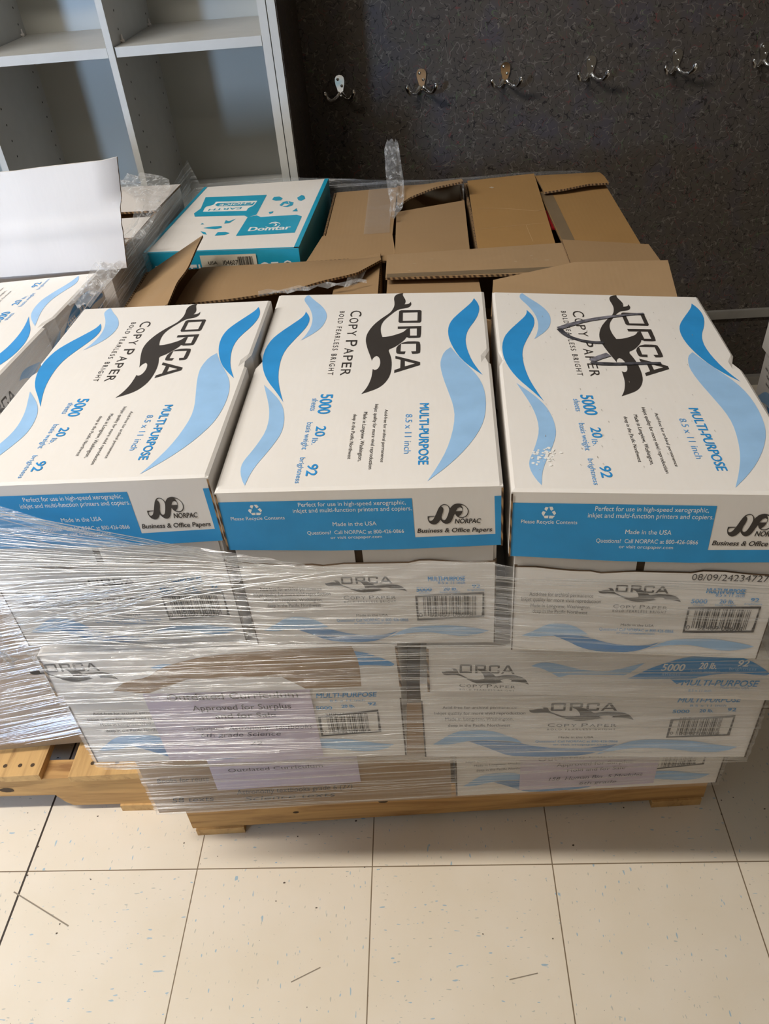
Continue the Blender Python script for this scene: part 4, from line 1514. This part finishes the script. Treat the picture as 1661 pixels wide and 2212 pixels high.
def film_wrap(root, front, left, right, back, z0, topf, m, rows=120, name='wrap', strands=None):
    """front(z, t): y of the front sheet; left(z)/right(z): x of the sides; t runs 0..1 along the front"""
    mb = MB()
    per = []
    nb, nf = 24, 60
    for i in range(nb):
        per.append(('L', 1 - i / nb))
    for i in range(nf + 1):
        per.append(('F', i / nf))
    for i in range(1, nb + 1):
        per.append(('R', i / nb))
    for i in range(1, nf):
        per.append(('B', i / nf))
    grid = []
    for k in range(rows + 1):
        r = []
        for idx, (s, t) in enumerate(per):
            zt = topf(s, t)
            z = z0 + (zt - z0) * k / rows
            xl, xr = left(z), right(z)
            if s == 'F':
                p = V((xl + (xr - xl) * t, front(z, t), z))
            elif s == 'L':
                yf = front(z, 0)
                p = V((xl, yf + (back - yf) * t, z))
            elif s == 'R':
                yf = front(z, 1)
                p = V((xr, yf + (back - yf) * t, z))
            else:
                p = V((xr + (xl - xr) * t, back, z))
            w = 0.0016 * (hash1(k * 1.0, idx // 9) - .5) + .0012 * math.sin(z * 900 + idx * .21 + 3 * math.sin(idx * .05))
            if s == 'F':
                p.y += min(w, .0012) - .0012
            elif s == 'L':
                p.x += min(w, .0012) - .0012
            elif s == 'R':
                p.x -= min(w, .0012) - .0012
            else:
                p.y -= min(w, .0012) - .0012
            r.append(p)
        grid.append(r)
    mb.grid(grid, m, True, True)
    if strands:
        strands(mb)
    return mb.build(name, root)


filmA = thing('stretch_film', (.7, .5, .12), 'clear stretch film wrapped round the front load of white paper cases', 'plastic film')


def frontA(z, t):
    y3 = .0305 + .0355 * t
    s_ = max(0, (t - .5) * 2)
    y2 = -.0440 - .0112 * s_
    y2l = -.0485 - .0140 * s_
    y1 = interp([(0, -.0425), (.31, -.0430), (.345, -.0490), (.655, -.0590), (.69, -.0665), (1, -.0940)], t)
    return interp([(.12, y3), (.262, y3), (.372, y2 + .004), (.385, y2), (.500, y2), (.53, y2l), (.610, y2l), (.628, y1), (.9, y1)], z)


leftA = lambda z: interp([(.12, .2588), (.36, .2585), (.385, .2560), (.53, .2558), (.538, .2528), (.605, .2522), (.63, .2372), (.77, .2335), (.9, .2315)], z)
rightA = lambda z: interp([(.12, 1.1848), (.255, 1.1848), (.33, 1.141), (.385, 1.1385), (.50, 1.1390), (.515, 1.1500), (.605, 1.1500), (.63, 1.0945), (.9, 1.098)], z)


def topA(s, t):
    if s == 'F':
        return interp([(0, .868), (.03, .858), (.12, .822), (.22, .790), (.33, .768), (.45, .752), (.6, .752), (.8, .748), (1, .745)], t) + .004 * math.sin(t * 23)
    if s == 'L':
        return .868 + .015 * math.sin(t * 7) - .02 * t
    if s == 'R':
        return .745 + .030 * t
    return .772 + .006 * math.sin(t * 9 + 1) + .036 * t


RS = random.Random(11)


def strand(mb, fn, t0, t1, za, zb, r, n=9):
    path = []
    for i in range(n):
        u = i / (n - 1)
        t = t0 + (t1 - t0) * u
        z = za + (zb - za) * u + .0012 * math.sin(u * 7 + za * 90)
        path.append(fn(z, max(0.0, min(1.0, t))) + V((0, -.0022, 0)))
    mb.tube(path, [r * (.35 + .65 * math.sin(PI * (i + .4) / n)) for i in range(n)], 'crease', 6, False)


def creasesA(mb):
    fn = lambda z, t: V((leftA(z) + (rightA(z) - leftA(z)) * t, frontA(z, t) - .0015, z))
    for k in range(290):
        z = RS.uniform(.135, .745)
        t0 = max(0, RS.uniform(-.25, .85))
        ln = RS.uniform(.08, .55)
        dz = RS.uniform(-.006, .006) * ln * 2
        strand(mb, fn, t0, min(1, t0 + ln), z, z + dz, RS.choice((.0002, .0003, .0004, .0006)))
    for k in range(70):                     # the band pulled up over the left case
        za = RS.uniform(.64, .862)
        t1 = RS.uniform(.18, .50)
        zb = .752 + (za - .752) * max(0.0, .62 - t1 * 1.3) * .6 + RS.uniform(-.012, .004)
        strand(mb, fn, 0, t1, za, min(zb, topA('F', t1) - .004), RS.choice((.0003, .0005, .0007)))
    for k in range(75):                     # along the side facing the left load
        ya = RS.uniform(.30, .85)
        yb = min(1.12, ya + RS.uniform(.15, .5))
        za = RS.uniform(.66, .845)
        zb = min(.84, za + RS.uniform(-.02, .02))
        n = 8
        path = [V((leftA(za) - .003, ya + (yb - ya) * i / (n - 1), za + (zb - za) * i / (n - 1) + .001 * math.sin(i * 1.7))) for i in range(n)]
        mb.tube(path, RS.choice((.0004, .0006, .0009)), 'crease', 6, False)
    for k in range(40):                     # crossing tucks at the left corner
        za = RS.uniform(.63, .73)
        t0 = RS.uniform(0, .12)
        strand(mb, fn, t0, t0 + RS.uniform(.08, .25), za, za + RS.uniform(-.03, .02), RS.choice((.0004, .0006, .0009)))


film_wrap(filmA, frontA, leftA, rightA, 1.165, .128, topA, M['film'], strands=creasesA)
# bunched tail lying over the back edge
def crumple(root, path, width, m, name, seed=1, amp=.012):
    mb = MB()
    rnd = random.Random(seed)
    rows = []
    for i, p in enumerate(path):
        p = V(p)
        d = (V(path[min(i + 1, len(path) - 1)]) - V(path[max(i - 1, 0)])).normalized()
        s = d.cross(V((0, 0, 1)))
        if s.length < .1:
            s = V((1, 0, 0))
        s.normalize()
        n = s.cross(d)
        w = width[i] if isinstance(width, list) else width
        rows.append([p + s * w * (j / 10 - .5) + n * amp * rnd.uniform(-1, 1) + d * amp * .5 * rnd.uniform(-1, 1) + V((0, 0, amp)) for j in range(11)])
    fine = []
    for a, b in zip(rows, rows[1:]):
        for q in range(3):
            fine.append([x.lerp(y, q / 3) for x, y in zip(a, b)])
    fine.append(rows[-1])
    mb.grid(fine, m, True)
    return mb.build(name, root)


crumple(filmA, [(.684, 1.165, .862), (.682, 1.15, .846), (.684, 1.12, .825), (.687, 1.07, .808), (.690, 1.02, .800), (.693, .97, .796), (.690, .93, .792), (.684, .885, .790)],
        [.022, .032, .034, .036, .034, .028, .026, .010], 'film_tail', 'bunched_tail', 3, .006)
crumple(filmA, [(.232, -.066, .66), (.226, -.068, .645), (.232, -.068, .630), (.238, -.066, .618)], [.02, .035, .03, .03], 'film_tail', 'corner_bunch', 5, .006)

filmB = thing('stretch_film', (-.2, .6, .12), 'clear stretch film round the brown left load, slack and crumpled at its top', 'plastic film')
frontB = lambda z, t: interp([(.1, .110 + .070 * t), (.6, .112 + .060 * t), (.9, .118 + .05 * t)], z)
leftB = lambda z: -.575
rightB = lambda z: interp([(.1, .206), (.6, .211), (.9, .214)], z)


def topB(s, t):
    if s == 'F':
        return .70 + .02 * math.sin(t * 9)
    if s == 'R':
        return interp([(0, .70), (.3, .79), (.6, .82), (1, .83)], t)
    return .80


mbf = MB()


def film_side(root):
    rows = []
    for k in range(81):
        r = []
        for idx in range(85):
            t = idx / 84
            if t < .55:
                u = t / .55
                x = -.575 + (rightB(.3) + .575) * u
                zt = topB('F', u)
                z = (.135 + .03 * u) + (zt - .135) * k / 80
                x = -.575 + (rightB(z) + .575) * u
                y = frontB(z, u)
            else:
                u = (t - .55) / .45
                zt = topB('R', u)
                z = .165 + (zt - .165) * k / 80
                y0 = frontB(z, 1)
                y = y0 + (1.10 - y0) * u
                x = rightB(z) + (interp([(.1, .224), (.6, .226), (.9, .243)], z) - rightB(z)) * u + .004
            w = .0016 * (hash1(k, idx // 7) - .5) - .001
            r.append(V((x, y + w, z)))
        rows.append(r)
    mbf.grid(rows, 'film', True)
    fn = lambda z, u: V((-.575 + (rightB(z) + .575) * u, frontB(z, u) - .001, z))
    for k in range(170):
        z = RS.uniform(.15, .50) if k % 3 else RS.choice((.15, .37)) + RS.uniform(0, .05)
        u0 = RS.uniform(.55, .9)
        u1 = min(1, u0 + RS.uniform(.1, .4))
        strand(mbf, fn, u0, u1, z, z + (u1 - u0) * .12, RS.choice((.0003, .0005, .0008)))
    return mbf.build('wrap', root)


film_side(filmB)
crumple(filmB, [(.10, 1.09, .842), (.15, 1.05, .846), (.185, 1.0, .85), (.205, .95, .852), (.212, .90, .85), (.222, .85, .85), (.228, .79, .845), (.226, .74, .842), (.222, .69, .842),
                (.220, .63, .845), (.222, .58, .842), (.217, .52, .838), (.212, .46, .832)],
        [.10, .10, .09, .075, .05, .05, .04, .04, .05, .05, .045, .04, .035], 'film_tail', 'crumpled_edge', 9, .007)
